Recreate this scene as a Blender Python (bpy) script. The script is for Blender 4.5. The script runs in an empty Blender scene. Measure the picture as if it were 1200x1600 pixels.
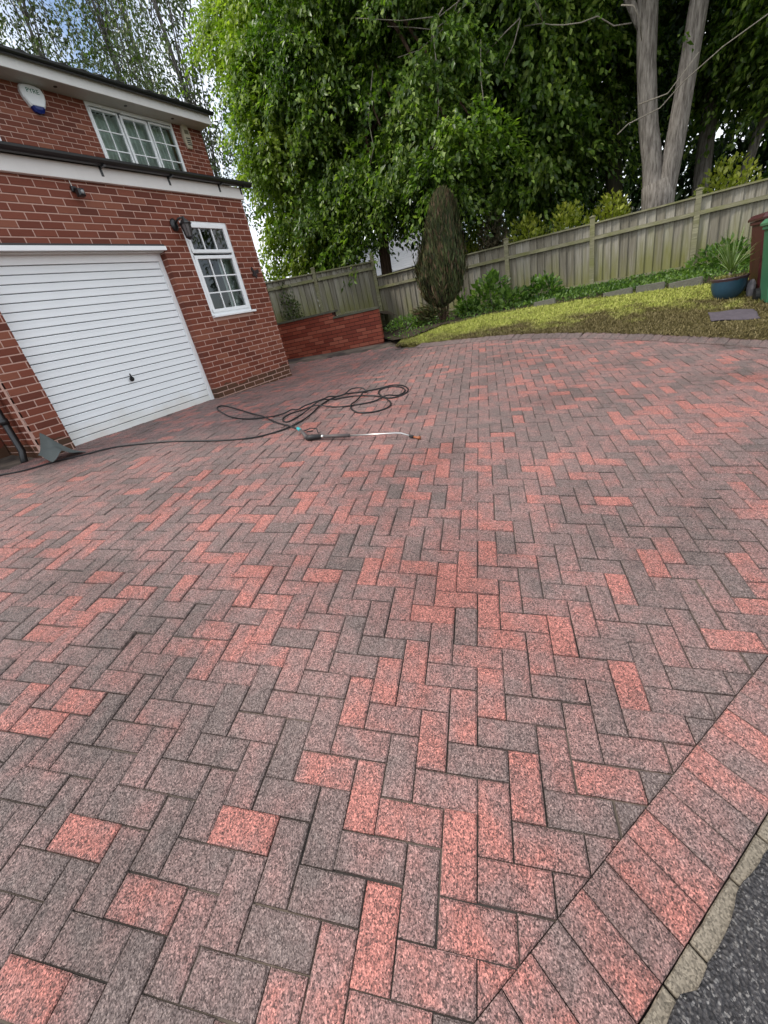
import bpy, bmesh, math, random
import numpy as np
from mathutils import Matrix, Vector

rng = np.random.default_rng(7)
random.seed(7)
SC = bpy.context.scene
COL = SC.collection

# ------------------------------------------------------------------ camera, sky, sun, exposure
# world axes: X runs along the garage front away from the viewer, Y towards the house, Z up; eye level is z = 0
cam_d = bpy.data.cameras.new('camera')
cam = bpy.data.objects.new('camera', cam_d); COL.objects.link(cam); SC.camera = cam
right = Vector((0.47903605, -0.85509263, -0.19834578))
down = Vector((-0.47035119, -0.0592617, -0.88048726))
fwd = Vector((0.74114386, 0.51507731, -0.43058233))
cam.matrix_world = Matrix(((right.x, -down.x, -fwd.x, 0), (right.y, -down.y, -fwd.y, 0), (right.z, -down.z, -fwd.z, 0), (0, 0, 0, 1)))
cam_d.sensor_fit = 'VERTICAL'; cam_d.sensor_height = 36; cam_d.sensor_width = 27
cam_d.lens = 36 * 637.56 / 1600
cam_d.shift_y = -7.67 / 1600; cam_d.shift_x = -0.5 / 1600
cam_d.clip_start = 0.05; cam_d.clip_end = 500

SUN_EL, SUN_AZ = math.radians(50), math.radians(126)      # azimuth counted from +X towards +Y
w = bpy.data.worlds.new('World'); SC.world = w; w.use_nodes = True
nt = w.node_tree; nt.nodes.clear()
out = nt.nodes.new('ShaderNodeOutputWorld'); bg = nt.nodes.new('ShaderNodeBackground')
sky = nt.nodes.new('ShaderNodeTexSky'); sky.sky_type = 'NISHITA'; sky.sun_disc = False
sky.sun_elevation = SUN_EL; sky.sun_rotation = math.pi / 2 - SUN_AZ
sky.dust_density = 1.5; sky.ozone_density = 1.0
tc = nt.nodes.new('ShaderNodeTexCoord')
nz = nt.nodes.new('ShaderNodeTexNoise'); nz.inputs['Scale'].default_value = 2.6; nz.inputs['Detail'].default_value = 7; nz.inputs['Roughness'].default_value = 0.6
rp = nt.nodes.new('ShaderNodeValToRGB'); rp.color_ramp.elements[0].position = 0.36; rp.color_ramp.elements[1].position = 0.54
mx = nt.nodes.new('ShaderNodeMixRGB'); mx.inputs[2].default_value = (8.6, 8.8, 9.2, 1)
nt.links.new(tc.outputs['Generated'], nz.inputs['Vector']); nt.links.new(nz.outputs['Fac'], rp.inputs[0])
nt.links.new(rp.outputs[0], mx.inputs[0]); nt.links.new(sky.outputs[0], mx.inputs[1])
nt.links.new(mx.outputs[0], bg.inputs[0]); bg.inputs[1].default_value = 0.128
nt.links.new(bg.outputs[0], out.inputs[0])
sun_d = bpy.data.lights.new('sun', 'SUN'); sun_d.energy = 1.9; sun_d.angle = math.radians(10); sun_d.color = (1.0, 0.95, 0.87)
sun = bpy.data.objects.new('sun', sun_d); COL.objects.link(sun)
sv = Vector((math.cos(SUN_EL) * math.cos(SUN_AZ), math.cos(SUN_EL) * math.sin(SUN_AZ), math.sin(SUN_EL)))
sun.rotation_euler = (-sv).to_track_quat('-Z', 'Y').to_euler(); sun.location = (0, 0, 12)
SC.view_settings.view_transform = 'Standard'; SC.view_settings.look = 'None'
SC.view_settings.exposure = 0.62; SC.view_settings.gamma = 1.0; SC.view_settings.use_curve_mapping = False
SC.render.engine = 'CYCLES'
SC.cycles.max_bounces = 8; SC.cycles.transparent_max_bounces = 12


# ------------------------------------------------------------------ helpers: node materials
class NT:
    def __init__(s, name, rough=0.7, spec=0.3):
        s.m = bpy.data.materials.new(name); s.m.use_nodes = True; s.t = s.m.node_tree; s.t.nodes.clear()
        s.o = s.n('ShaderNodeOutputMaterial'); s.b = s.n('ShaderNodeBsdfPrincipled')
        s.b.inputs['Roughness'].default_value = rough; s.b.inputs['Specular IOR Level'].default_value = spec
        s.l(s.b.outputs[0], s.o.inputs[0])
        s.pos = s.n('ShaderNodeNewGeometry').outputs['Position']

    def n(s, k, **kw):
        x = s.t.nodes.new(k)
        for a, b in kw.items(): setattr(x, a, b)
        return x

    def l(s, a, b): s.t.links.new(a, b)

    def setin(s, sock, v):
        if isinstance(v, (int, float, tuple)): sock.default_value = v
        else: s.l(v, sock)

    def noise(s, scale, detail=4, rough=0.55, vec=None, out='Fac'):
        x = s.n('ShaderNodeTexNoise'); x.inputs['Scale'].default_value = scale; x.inputs['Detail'].default_value = detail
        x.inputs['Roughness'].default_value = rough; s.l(vec if vec is not None else s.pos, x.inputs['Vector']); return x.outputs[out]

    def vor(s, scale, out='Color', vec=None):
        x = s.n('ShaderNodeTexVoronoi'); x.inputs['Scale'].default_value = scale
        s.l(vec if vec is not None else s.pos, x.inputs['Vector']); return x.outputs[out]

    def stretch(s, sx, sy, sz, vec=None):
        x = s.n('ShaderNodeMapping'); x.inputs['Scale'].default_value = (sx, sy, sz)
        s.l(vec if vec is not None else s.pos, x.inputs['Vector']); return x.outputs[0]

    def ramp(s, fac, stops):
        x = s.n('ShaderNodeValToRGB'); e = x.color_ramp.elements
        while len(e) < len(stops): e.new(0.5)
        for i, (p, c) in enumerate(stops):
            e[i].position = p; e[i].color = (*c, 1) if len(c) == 3 else c
        s.l(fac, x.inputs[0]); return x.outputs[0]

    def mix(s, fac, a, b, mode='MIX'):
        x = s.n('ShaderNodeMixRGB'); x.blend_type = mode
        s.setin(x.inputs[0], fac)
        s.setin(x.inputs[1], (*a, 1) if isinstance(a, tuple) and len(a) == 3 else a)
        s.setin(x.inputs[2], (*b, 1) if isinstance(b, tuple) and len(b) == 3 else b); return x.outputs[0]

    def math(s, op, a, b=0.0):
        x = s.n('ShaderNodeMath'); x.operation = op; s.setin(x.inputs[0], a); s.setin(x.inputs[1], b); return x.outputs[0]

    def rnd(s):
        """one random number for each object and each loose piece of a joined mesh"""
        g = s.n('ShaderNodeNewGeometry'); o = s.n('ShaderNodeObjectInfo')
        return s.math('FRACT', s.math('ADD', g.outputs['Random Per Island'], o.outputs['Random']))

    def sep(s, axis):
        x = s.n('ShaderNodeSeparateXYZ'); s.l(s.pos, x.inputs[0]); return x.outputs[axis]

    def col(s, c): s.setin(s.b.inputs['Base Color'], (*c, 1) if isinstance(c, tuple) else c); return s

    def bump(s, h, strength=0.3, dist=0.01):
        x = s.n('ShaderNodeBump'); x.inputs['Strength'].default_value = strength; x.inputs['Distance'].default_value = dist
        s.l(h, x.inputs['Height']); s.l(x.outputs[0], s.b.inputs['Normal']); return s


def plain(name, c, rough=0.6, spec=0.3, var=0.12, scale=14, metal=0.0):
    k = NT(name, rough, spec); d = tuple(max(0, x * (1 - 2.2 * var)) for x in c)
    k.col(k.mix(k.noise(scale, 5), c, d)); k.b.inputs['Metallic'].default_value = metal
    return k.m


M = {}
# paving blocks: 'tone' runs from charcoal grey (0) to salmon red (1), every block blotched within itself
k = NT('paver', 0.62, 0.35)
at = k.n('ShaderNodeAttribute', attribute_name='tone')
blot = k.noise(7.5, 3, 0.6)
tone = k.math('ADD', at.outputs['Fac'], k.math('MULTIPLY', k.math('SUBTRACT', blot, 0.5), 1.5))
base = k.ramp(tone, [(0.0, (0.142, 0.110, 0.102)), (0.32, (0.205, 0.134, 0.124)), (0.62, (0.275, 0.144, 0.130)), (1.0, (0.41, 0.150, 0.122))])
sp = k.n('ShaderNodeSeparateColor'); k.l(k.vor(260), sp.inputs[0])
sp2 = k.n('ShaderNodeSeparateColor'); k.l(k.vor(150), sp2.inputs[0])
grain = k.ramp(sp.outputs[0], [(0.0, (0.15, 0.13, 0.13)), (0.2, (0.45, 0.43, 0.42)), (0.4, (0.95, 0.94, 0.92)), (0.75, (1.15, 1.15, 1.15)), (0.93, (1.85, 1.86, 1.8))])
grain2 = k.ramp(sp2.outputs[1], [(0.0, (0.45, 0.45, 0.45)), (0.22, (0.8, 0.8, 0.8)), (0.4, (1, 1, 1)), (0.9, (1.2, 1.2, 1.2))])
c = k.mix(1.0, base, grain, 'MULTIPLY'); c = k.mix(0.8, c, grain2, 'MULTIPLY')
c = k.mix(k.math('MULTIPLY', k.noise(0.55, 4), 0.35), c, (0.215, 0.15, 0.138))
c = k.mix(1.0, c, k.ramp(k.noise(1.1, 6, 0.65), [(0.3, (0.70, 0.69, 0.68)), (0.5, (1, 1, 1)), (0.72, (1.16, 1.14, 1.13))]), 'MULTIPLY')
k.col(c); k.bump(k.math('ADD', k.vor(210, 'Distance'), k.math('MULTIPLY', k.noise(60, 4), 0.7)), 0.75, 0.006); M['paver'] = k.m
k = NT('sand', 0.9); k.col(k.mix(k.ramp(k.noise(2.2, 5), [(0.4, (0, 0, 0)), (0.65, (1, 1, 1))]), (0.04, 0.034, 0.03), (0.17, 0.135, 0.105))); M['sand'] = k.m
# tarmac
k = NT('tarmac', 0.75, 0.35)
sp = k.n('ShaderNodeSeparateColor'); k.l(k.vor(210), sp.inputs[0])
g = k.ramp(sp.outputs[0], [(0, (0.018, 0.018, 0.021)), (0.6, (0.045, 0.045, 0.05)), (0.86, (0.085, 0.08, 0.08)), (0.96, (0.22, 0.21, 0.2))])
k.col(k.mix(k.math('MULTIPLY', k.noise(5, 4), 0.35), g, (0.08, 0.065, 0.055))); k.bump(k.vor(110, 'Distance'), 1.0, 0.012); M['tarmac'] = k.m
k = NT('kerb', 0.85); sp = k.n('ShaderNodeSeparateColor'); k.l(k.vor(240), sp.inputs[0])
k.col(k.mix(1.0, k.mix(k.noise(9, 4), (0.225, 0.19, 0.145), (0.13, 0.112, 0.085)), k.ramp(sp.outputs[0], [(0, (0.5, 0.5, 0.5)), (0.5, (1, 1, 1)), (1, (1.4, 1.4, 1.4))]), 'MULTIPLY'))
k.bump(k.noise(90, 4), 0.6, 0.006); M['kerb'] = k.m


def brick_mat(name, stops, dirt=True, wet=0.6):
    k = NT(name, wet, 0.25); c = k.ramp(k.rnd(), stops)
    lines = k.noise(1.0, 4, 0.6, k.stretch(14, 14, 130)); c = k.mix(k.math('MULTIPLY', lines, 0.5), c, k.mix(0.55, c, (0.03, 0.014, 0.010)))
    if dirt:   # damp, mossy plinth courses
        z = k.math('ADD', k.sep(2), k.math('MULTIPLY', k.noise(3.5, 4), 0.26))
        c = k.mix(k.ramp(z, [(0.0, (1, 1, 1)), (1.0, (0, 0, 0))]) if False else k.math('MULTIPLY', k.math('LESS_THAN', z, -0.44), 0.62), c, (0.045, 0.04, 0.022))
    k.col(c); k.bump(k.math('ADD', lines, k.noise(120, 3)), 0.4, 0.004); return k.m


M['brick'] = brick_mat('brick', [(0.0, (0.125, 0.032, 0.018)), (0.3, (0.175, 0.045, 0.025)), (0.75, (0.215, 0.060, 0.034)), (1.0, (0.26, 0.09, 0.052))])
M['brick_red'] = brick_mat('red_brick', [(0.0, (0.17, 0.032, 0.018)), (0.5, (0.25, 0.052, 0.028)), (1.0, (0.34, 0.10, 0.06))], False)
k = NT('mortar', 0.9); k.col(k.mix(k.noise(40, 4), (0.56, 0.37, 0.305), (0.42, 0.265, 0.215)))
k.bump(k.noise(200, 3), 0.5, 0.003); M['mortar'] = k.m
M['mortar_dark'] = plain('mortar_dark', (0.055, 0.022, 0.016), 0.9)
M['upvc'] = plain('white_upvc', (0.84, 0.86, 0.87), 0.28, 0.5, 0.03)
k = NT('white_door', .38, .5)
k.col(k.mix(k.math('MULTIPLY', k.ramp(k.math('ADD', k.math('MULTIPLY', k.sep(2), -1.0), k.math('MULTIPLY', k.noise(4, 5), .5)), [(0.72, (0, 0, 0)), (1.0, (1, 1, 1))]), .55), k.mix(k.noise(3, 5), (.85, .89, .91), (.77, .81, .83)), (.52, .48, .38))); M['door'] = k.m
k = NT('fascia', 0.5); k.col(k.mix(k.math('MULTIPLY', k.noise(1.0, 5, 0.6, k.stretch(5, 5, 1.5)), 0.5), (0.78, 0.77, 0.75), (0.50, 0.47, 0.44))); M['fascia'] = k.m
M['soffit'] = plain('soffit', (0.62, 0.60, 0.56), 0.6, 0.3, 0.06, 2)
M['black'] = plain('black_plastic', (0.012, 0.013, 0.014), 0.35, 0.5)
M['rubber'] = plain('black_rubber', (0.013, 0.013, 0.014), 0.48, 0.4)
M['dark'] = plain('dark_interior', (0.03, 0.03, 0.03), 0.9)
k = NT('roof_tile', 0.85); k.col(k.mix(k.noise(6, 5), (0.022, 0.022, 0.022), (0.045, 0.043, 0.034))); M['tile'] = k.m
k = NT('glass', 0.02, 0.5); k.t.nodes.remove(k.b)
gl = k.n('ShaderNodeBsdfGlossy'); gl.inputs['Roughness'].default_value = 0.01; tr = k.n('ShaderNodeBsdfTransparent'); tr.inputs[0].default_value = (0.86, 0.92, 0.89, 1)
fr = k.n('ShaderNodeFresnel'); fr.inputs[0].default_value = 1.75; ms = k.n('ShaderNodeMixShader')
k.l(fr.outputs[0], ms.inputs[0]); k.l(tr.outputs[0], ms.inputs[1]); k.l(gl.outputs[0], ms.inputs[2]); k.l(ms.outputs[0], k.o.inputs[0]); M['glass'] = k.m
M['curtain'] = plain('net_curtain', (0.66, 0.72, 0.69), 0.9, 0.1, 0.1, 5)
M['room'] = plain('room_wall', (0.22, 0.22, 0.21), 0.9)
# timber
k = NT('fence_wood', 0.85, 0.2)
gr = k.noise(1.0, 5, 0.65, k.stretch(34, 34, 1.6)); r = k.rnd()
c = k.ramp(k.math('ADD', k.math('MULTIPLY', gr, 0.75), k.math('MULTIPLY', r, 0.3)), [(0.2, (0.075, 0.066, 0.047)), (0.5, (0.20, 0.182, 0.142)), (0.8, (0.38, 0.36, 0.31))])
alg = k.math('ADD', k.math('MULTIPLY', k.sep(2), -0.62), k.math('MULTIPLY', k.noise(1.0, 4, 0.6, k.stretch(5, 5, 1.2)), 1.15))
alg = k.math('ADD', alg, k.math('MULTIPLY', k.math('SUBTRACT', r, 0.5), 0.4))
alg = k.math('ADD', alg, k.math('MULTIPLY', k.math('GREATER_THAN', k.sep(1), 6.7), 0.33))
c = k.mix(k.math('MULTIPLY', k.ramp(alg, [(0.42, (0, 0, 0)), (0.98, (1, 1, 1))]), 0.8), c, (0.155, 0.155, 0.034))
k.col(c); k.bump(gr, 0.5, 0.008); M['fence'] = k.m
k = NT('fence_rail_wood', 0.85, 0.2)
gr = k.noise(1.0, 5, 0.65, k.stretch(26, 3, 40))
c = k.ramp(gr, [(0.25, (0.11, 0.103, 0.062)), (0.55, (0.225, 0.212, 0.135)), (0.8, (0.38, 0.36, 0.25))])
c = k.mix(k.ramp(k.noise(3.0, 5), [(0.45, (0, 0, 0)), (0.7, (0.75, 0.75, 0.75))]), c, (0.16, 0.165, 0.055))
k.col(c); k.bump(gr, 0.4, 0.006); M['rail'] = k.m


def bark(name, a, b, sc=1.0, moss=0.0):
    k = NT(name, 0.9, 0.15); v = k.noise(1.0, 6, 0.65, k.stretch(22 * sc, 22 * sc, 3.2 * sc))
    c = k.mix(k.ramp(v, [(0.35, (0, 0, 0)), (0.65, (1, 1, 1))]), a, b)
    if moss: c = k.mix(k.math('MULTIPLY', k.noise(2.2, 4), moss), c, (0.07, 0.08, 0.02))
    k.col(c); k.bump(v, 0.9, 0.03); return k.m


M['bark_grey'] = bark('bark_grey', (0.085, 0.073, 0.062), (0.27, 0.245, 0.215))
M['bark_brown'] = bark('bark_brown', (0.035, 0.022, 0.015), (0.11, 0.07, 0.048))
M['bark_dark'] = bark('bark_dark', (0.02, 0.018, 0.014), (0.06, 0.052, 0.042), 1, 0.3)
M['bark_birch'] = bark('bark_birch', (0.06, 0.055, 0.05), (0.17, 0.16, 0.15))
M['twig'] = bark('twig', (0.17, 0.15, 0.12), (0.34, 0.31, 0.26), 3)


def leaf_mat(name, stops, transl=0.42, rough=0.36, tcol=(1.25, 1.5, 0.5)):
    k = NT(name, rough, 0.4); c = k.ramp(k.rnd(), stops)
    c = k.mix(k.ramp(k.noise(0.75, 3), [(0.38, (0, 0, 0)), (0.62, (1, 1, 1))]), c, k.mix(1.0, c, (0.55, 0.66, 0.55), 'MULTIPLY'))
    k.col(c); t = k.n('ShaderNodeBsdfTranslucent'); k.l(k.mix(1.0, c, tcol, 'MULTIPLY'), t.inputs[0])
    s = k.n('ShaderNodeMixShader'); s.inputs[0].default_value = transl
    k.l(k.b.outputs[0], s.inputs[1]); k.l(t.outputs[0], s.inputs[2]); k.l(s.outputs[0], k.o.inputs[0]); return k.m


M['leaf_main'] = leaf_mat('leaf_lime', [(0, (0.05, 0.092, 0.014)), (0.45, (0.10, 0.17, 0.024)), (0.8, (0.205, 0.29, 0.042)), (1, (0.36, 0.44, 0.13))])
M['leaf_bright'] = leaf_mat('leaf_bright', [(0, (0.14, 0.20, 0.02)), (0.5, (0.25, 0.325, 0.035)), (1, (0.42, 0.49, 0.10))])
M['leaf_dark'] = leaf_mat('leaf_dark', [(0, (0.018, 0.045, 0.012)), (0.6, (0.035, 0.08, 0.018)), (1, (0.065, 0.12, 0.028))], 0.25)  # dark foliage; on the inner trees the wood's depth shade is put into this colour
M['leaf_birch'] = leaf_mat('leaf_birch', [(0, (0.05, 0.06, 0.028)), (0.5, (0.085, 0.11, 0.04)), (1, (0.13, 0.18, 0.05))], 0.3)
M['leaf_yellow_lit'] = leaf_mat('leaf_yellow_lit', [(0, (0.22, 0.25, 0.03)), (0.6, (0.38, 0.40, 0.05)), (1, (0.55, 0.54, 0.10))], 0.3)  # yellow green leaves, with sunlight beyond the canopy added to the colour
M['leaf_dry'] = leaf_mat('leaf_dry', [(0, (0.10, 0.075, 0.045)), (0.6, (0.20, 0.16, 0.10)), (1, (0.32, 0.28, 0.19))], 0.2, 0.7, (1.1, 1, 0.8))
M['leaf_bed'] = leaf_mat('leaf_bed', [(0, (0.05, 0.10, 0.022)), (0.6, (0.13, 0.22, 0.045)), (1, (0.28, 0.38, 0.11))])
M['leaf_cypress'] = leaf_mat('leaf_cypress', [(0, (0.032, 0.036, 0.016)), (0.4, (0.08, 0.09, 0.032)), (0.7, (0.15, 0.155, 0.06)), (0.84, (0.13, 0.07, 0.042)), (1, (0.26, 0.16, 0.105))], 0.1, 0.8)
M['leaf_cord'] = leaf_mat('leaf_cordyline', [(0, (0.16, 0.22, 0.06)), (0.6, (0.30, 0.36, 0.14)), (1, (0.55, 0.58, 0.36))], 0.2)
# grass: yellow green towards the fence, darker brown towards the paving, ragged between
k = NT('grass', 0.7, 0.2); k2 = k.rnd()
yellow_green = k.ramp(k2, [(0, (0.19, 0.235, 0.04)), (0.5, (0.39, 0.425, 0.08)), (1, (0.62, 0.61, 0.19))])
tawny = k.ramp(k2, [(0, (0.065, 0.052, 0.02)), (0.5, (0.135, 0.11, 0.04)), (1, (0.27, 0.22, 0.11))])
f = k.math('ADD', k.math('MULTIPLY', k.math('SUBTRACT', k.sep(0), k.math('ADD', 7.85, k.math('MULTIPLY', k.sep(1), -0.17))), 0.8), k.math('MULTIPLY', k.math('SUBTRACT', k.noise(2.3, 6, 0.65), 0.5), 3.4))
k.col(k.mix(k.ramp(f, [(0.0, (0, 0, 0)), (0.95, (1, 1, 1))]), tawny, yellow_green)); M['grass'] = k.m
k = NT('turf', 0.95, 0.1)
k.col(k.mix(k.ramp(f2 := k.noise(5, 5), [(0.3, (0, 0, 0)), (0.7, (1, 1, 1))]), (0.075, 0.062, 0.024), (0.14, 0.125, 0.035))); k.bump(k.noise(70, 3), 0.8, 0.02); M['turf'] = k.m
k = NT('soil', 0.95, 0.1); k.col(k.mix(k.noise(25, 5), (0.028, 0.022, 0.016), (0.075, 0.058, 0.04))); k.bump(k.noise(60, 4), 0.8, 0.02); M['soil'] = k.m
k = NT('woodland_floor', 0.95, 0.1); k.col(k.mix(k.noise(3, 6), (0.035, 0.035, 0.015), (0.085, 0.075, 0.035))); M['floor'] = k.m


# ------------------------------------------------------------------ helpers: meshes
class MB:
    def __init__(s): s.v = []; s.f = []

    def add(s, v, f):
        o = len(s.v); s.v += [tuple(map(float, p)) for p in v]; s.f += [tuple(i + o for i in q) for q in f]; return s

    def box(s, x0, x1, y0, y1, z0, z1):
        return s.add([(x0, y0, z0), (x1, y0, z0), (x1, y1, z0), (x0, y1, z0), (x0, y0, z1), (x1, y0, z1), (x1, y1, z1), (x0, y1, z1)],
                     [(0, 3, 2, 1), (4, 5, 6, 7), (0, 1, 5, 4), (1, 2, 6, 5), (2, 3, 7, 6), (3, 0, 4, 7)])

    def cbox(s, x0, x1, y0, y1, z0, z1, c=0.004):
        """box with its front (y0) edges chamfered"""
        return s.add([(x0, y1, z0), (x1, y1, z0), (x1, y1, z1), (x0, y1, z1), (x0, y0 + c, z0), (x1, y0 + c, z0), (x1, y0 + c, z1), (x0, y0 + c, z1),
                      (x0 + c, y0, z0 + c), (x1 - c, y0, z0 + c), (x1 - c, y0, z1 - c), (x0 + c, y0, z1 - c)],
                     [(8, 9, 10, 11), (4, 5, 9, 8), (5, 6, 10, 9), (6, 7, 11, 10), (7, 4, 8, 11), (0, 1, 5, 4), (1, 2, 6, 5), (2, 3, 7, 6), (3, 0, 4, 7), (0, 3, 2, 1)])

    def tube(s, pts, rad, seg=8, cap=True):
        pts = [Vector(p) for p in pts]; n = len(pts)
        if not hasattr(rad, '__len__'): rad = [rad] * n
        vs = []; fs = []; prev = None
        for i, p in enumerate(pts):
            d = (pts[min(i + 1, n - 1)] - pts[max(i - 1, 0)]).normalized()
            a = prev - d * prev.dot(d) if prev is not None else d.orthogonal()
            if a.length < 1e-6: a = d.orthogonal()
            a.normalize(); prev = a; b = d.cross(a)
            for j in range(seg):
                t = 2 * math.pi * j / seg; vs.append(p + (a * math.cos(t) + b * math.sin(t)) * rad[i])
        for i in range(n - 1):
            for j in range(seg):
                j2 = (j + 1) % seg; fs.append((i * seg + j, i * seg + j2, (i + 1) * seg + j2, (i + 1) * seg + j))
        if cap: fs.append(tuple(range(seg - 1, -1, -1))); fs.append(tuple((n - 1) * seg + j for j in range(seg)))
        return s.add(vs, fs)

    def lathe(s, prof, cx, cy, z0, seg=28):
        vs = []; fs = []
        for r, z in prof:
            for j in range(seg):
                t = 2 * math.pi * j / seg; vs.append((cx + r * math.cos(t), cy + r * math.sin(t), z0 + z))
        for i in range(len(prof) - 1):
            for j in range(seg):
                j2 = (j + 1) % seg; fs.append((i * seg + j, i * seg + j2, (i + 1) * seg + j2, (i + 1) * seg + j))
        fs.append(tuple((len(prof) - 1) * seg + j for j in range(seg))); fs.append(tuple(range(seg - 1, -1, -1)))
        return s.add(vs, fs)

    def prism(s, poly, ztop, zbot, c=0.0, cz=0.0):
        """upright prism over a plan polygon (counter-clockwise); ztop/zbot are numbers or functions; chamfered rim"""
        n = len(poly); zt = ztop if callable(ztop) else (lambda x, y: ztop); zb = zbot if callable(zbot) else (lambda x, y: zbot)
        if c:
            ins = inset(poly, c)
            v = [(x, y, zb(x, y)) for x, y in poly] + [(x, y, zt(x, y) - cz) for x, y in poly] + [(x, y, zt(x, y)) for x, y in ins]
            f = [tuple(2 * n + i for i in range(n))]
            for i in range(n):
                j = (i + 1) % n; f += [(i, j, n + j, n + i), (n + i, n + j, 2 * n + j, 2 * n + i)]
        else:
            v = [(x, y, zb(x, y)) for x, y in poly] + [(x, y, zt(x, y)) for x, y in poly]
            f = [tuple(n + i for i in range(n))] + [(i, (i + 1) % n, n + (i + 1) % n, n + i) for i in range(n)]
        return s.add(v, f)

    def build(s, name, mat, parent=None, smooth=False, loc=None, tone=None):
        me = bpy.data.meshes.new(name); v = s.v
        if loc is not None: v = [(p[0] - loc[0], p[1] - loc[1], p[2] - loc[2]) for p in v]
        me.from_pydata(v, [], s.f); me.validate()
        me.materials.append(M[mat] if isinstance(mat, str) else mat)
        if smooth: me.polygons.foreach_set('use_smooth', [True] * len(me.polygons))
        if tone is not None:
            a = me.attributes.new('tone', 'FLOAT', 'POINT')
            a.data.foreach_set('value', np.full(len(me.vertices), tone, np.float32) if not hasattr(tone, '__len__') else np.asarray(tone, np.float32))
        me.update(); return link(name, me, parent, loc)


def link(name, me, parent=None, loc=None):
    o = bpy.data.objects.new(name, me); COL.objects.link(o)
    if loc is not None: o.location = loc
    if parent is not None:
        o.parent = parent
        bpy_parent_loc = Vector((0, 0, 0)); p = parent
        while p is not None: bpy_parent_loc += Vector(p.location); p = p.parent
        o.location = Vector(loc if loc is not None else (0, 0, 0)) - bpy_parent_loc
    return o


def tag(o, label=None, cat=None, group=None, kind=None):
    for a, b in (('label', label), ('category', cat), ('group', group), ('kind', kind)):
        if b: o[a] = b
    return o


def thing(name, loc, label, cat, group=None):
    o = bpy.data.objects.new(name, None); COL.objects.link(o); o.location = loc; o.empty_display_size = 0.1
    return tag(o, label, cat, group)


def inset(poly, c):
    n = len(poly); out = []
    for i in range(n):
        p0, p1, p2 = np.array(poly[i - 1]), np.array(poly[i]), np.array(poly[(i + 1) % n])
        d1 = p1 - p0; d1 = d1 / (np.linalg.norm(d1) + 1e-12); d2 = p2 - p1; d2 = d2 / (np.linalg.norm(d2) + 1e-12)
        n1 = np.array((-d1[1], d1[0])); n2 = np.array((-d2[1], d2[0])); b = n1 + n2
        q = max(0.35, float(1 + n1 @ n2)); out.append(tuple(p1 + b * (c / q)))
    return out


def clip(poly, n, d):
    """keep the side n.p >= d"""
    out = []
    for i in range(len(poly)):
        a, b = poly[i], poly[(i + 1) % len(poly)]
        fa = n[0] * a[0] + n[1] * a[1] - d; fb = n[0] * b[0] + n[1] * b[1] - d
        if fa >= 0: out.append(a)
        if fa * fb < 0:
            t = fa / (fa - fb); out.append((a[0] + (b[0] - a[0]) * t, a[1] + (b[1] - a[1]) * t))
    return out


def area(poly): return 0.5 * sum(poly[i][0] * poly[(i + 1) % len(poly)][1] - poly[(i + 1) % len(poly)][0] * poly[i][1] for i in range(len(poly)))


def np_mesh(name, V, F, mat, parent=None, loc=None, smooth=False):
    """fast mesh from numpy arrays; F is (m, 3) or (m, 4)"""
    V = np.asarray(V, np.float32)
    if loc is not None: V = V - np.asarray(loc, np.float32)
    F = np.asarray(F, np.int32); m, q = F.shape
    me = bpy.data.meshes.new(name); me.vertices.add(len(V)); me.loops.add(m * q); me.polygons.add(m)
    me.vertices.foreach_set('co', V.ravel()); me.loops.foreach_set('vertex_index', F.ravel())
    me.polygons.foreach_set('loop_start', np.arange(m, dtype=np.int32) * q)
    if smooth: me.polygons.foreach_set('use_smooth', np.ones(m, bool))
    me.materials.append(M[mat] if isinstance(mat, str) else mat); me.update(calc_edges=True)
    return link(name, me, parent, loc)


def unit(a): return a / (np.linalg.norm(a, axis=-1, keepdims=True) + 1e-9)


def leaves(P, D, L, Wd, up=None, fold=0.25):
    """folded leaves: base P, direction D, length L, half width Wd -> V, F"""
    n = len(P); D = unit(D); r = rng.normal(size=(n, 3)) * 0.7 + np.array((0, 0, 1.0)) if up is None else up
    S = unit(np.cross(D, r)); N = np.cross(S, D); L = L[:, None]; Wd = Wd[:, None]
    V = np.stack([P, P + D * L * 0.45 + S * Wd + N * Wd * fold, P + D * L - N * L * 0.12, P + D * L * 0.45 - S * Wd + N * Wd * fold], 1).reshape(-1, 3)
    b = np.arange(n)[:, None] * 4
    return V, np.concatenate([b + [[0, 2, 1]], b + [[0, 3, 2]]], 1).reshape(-1, 3)


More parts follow.
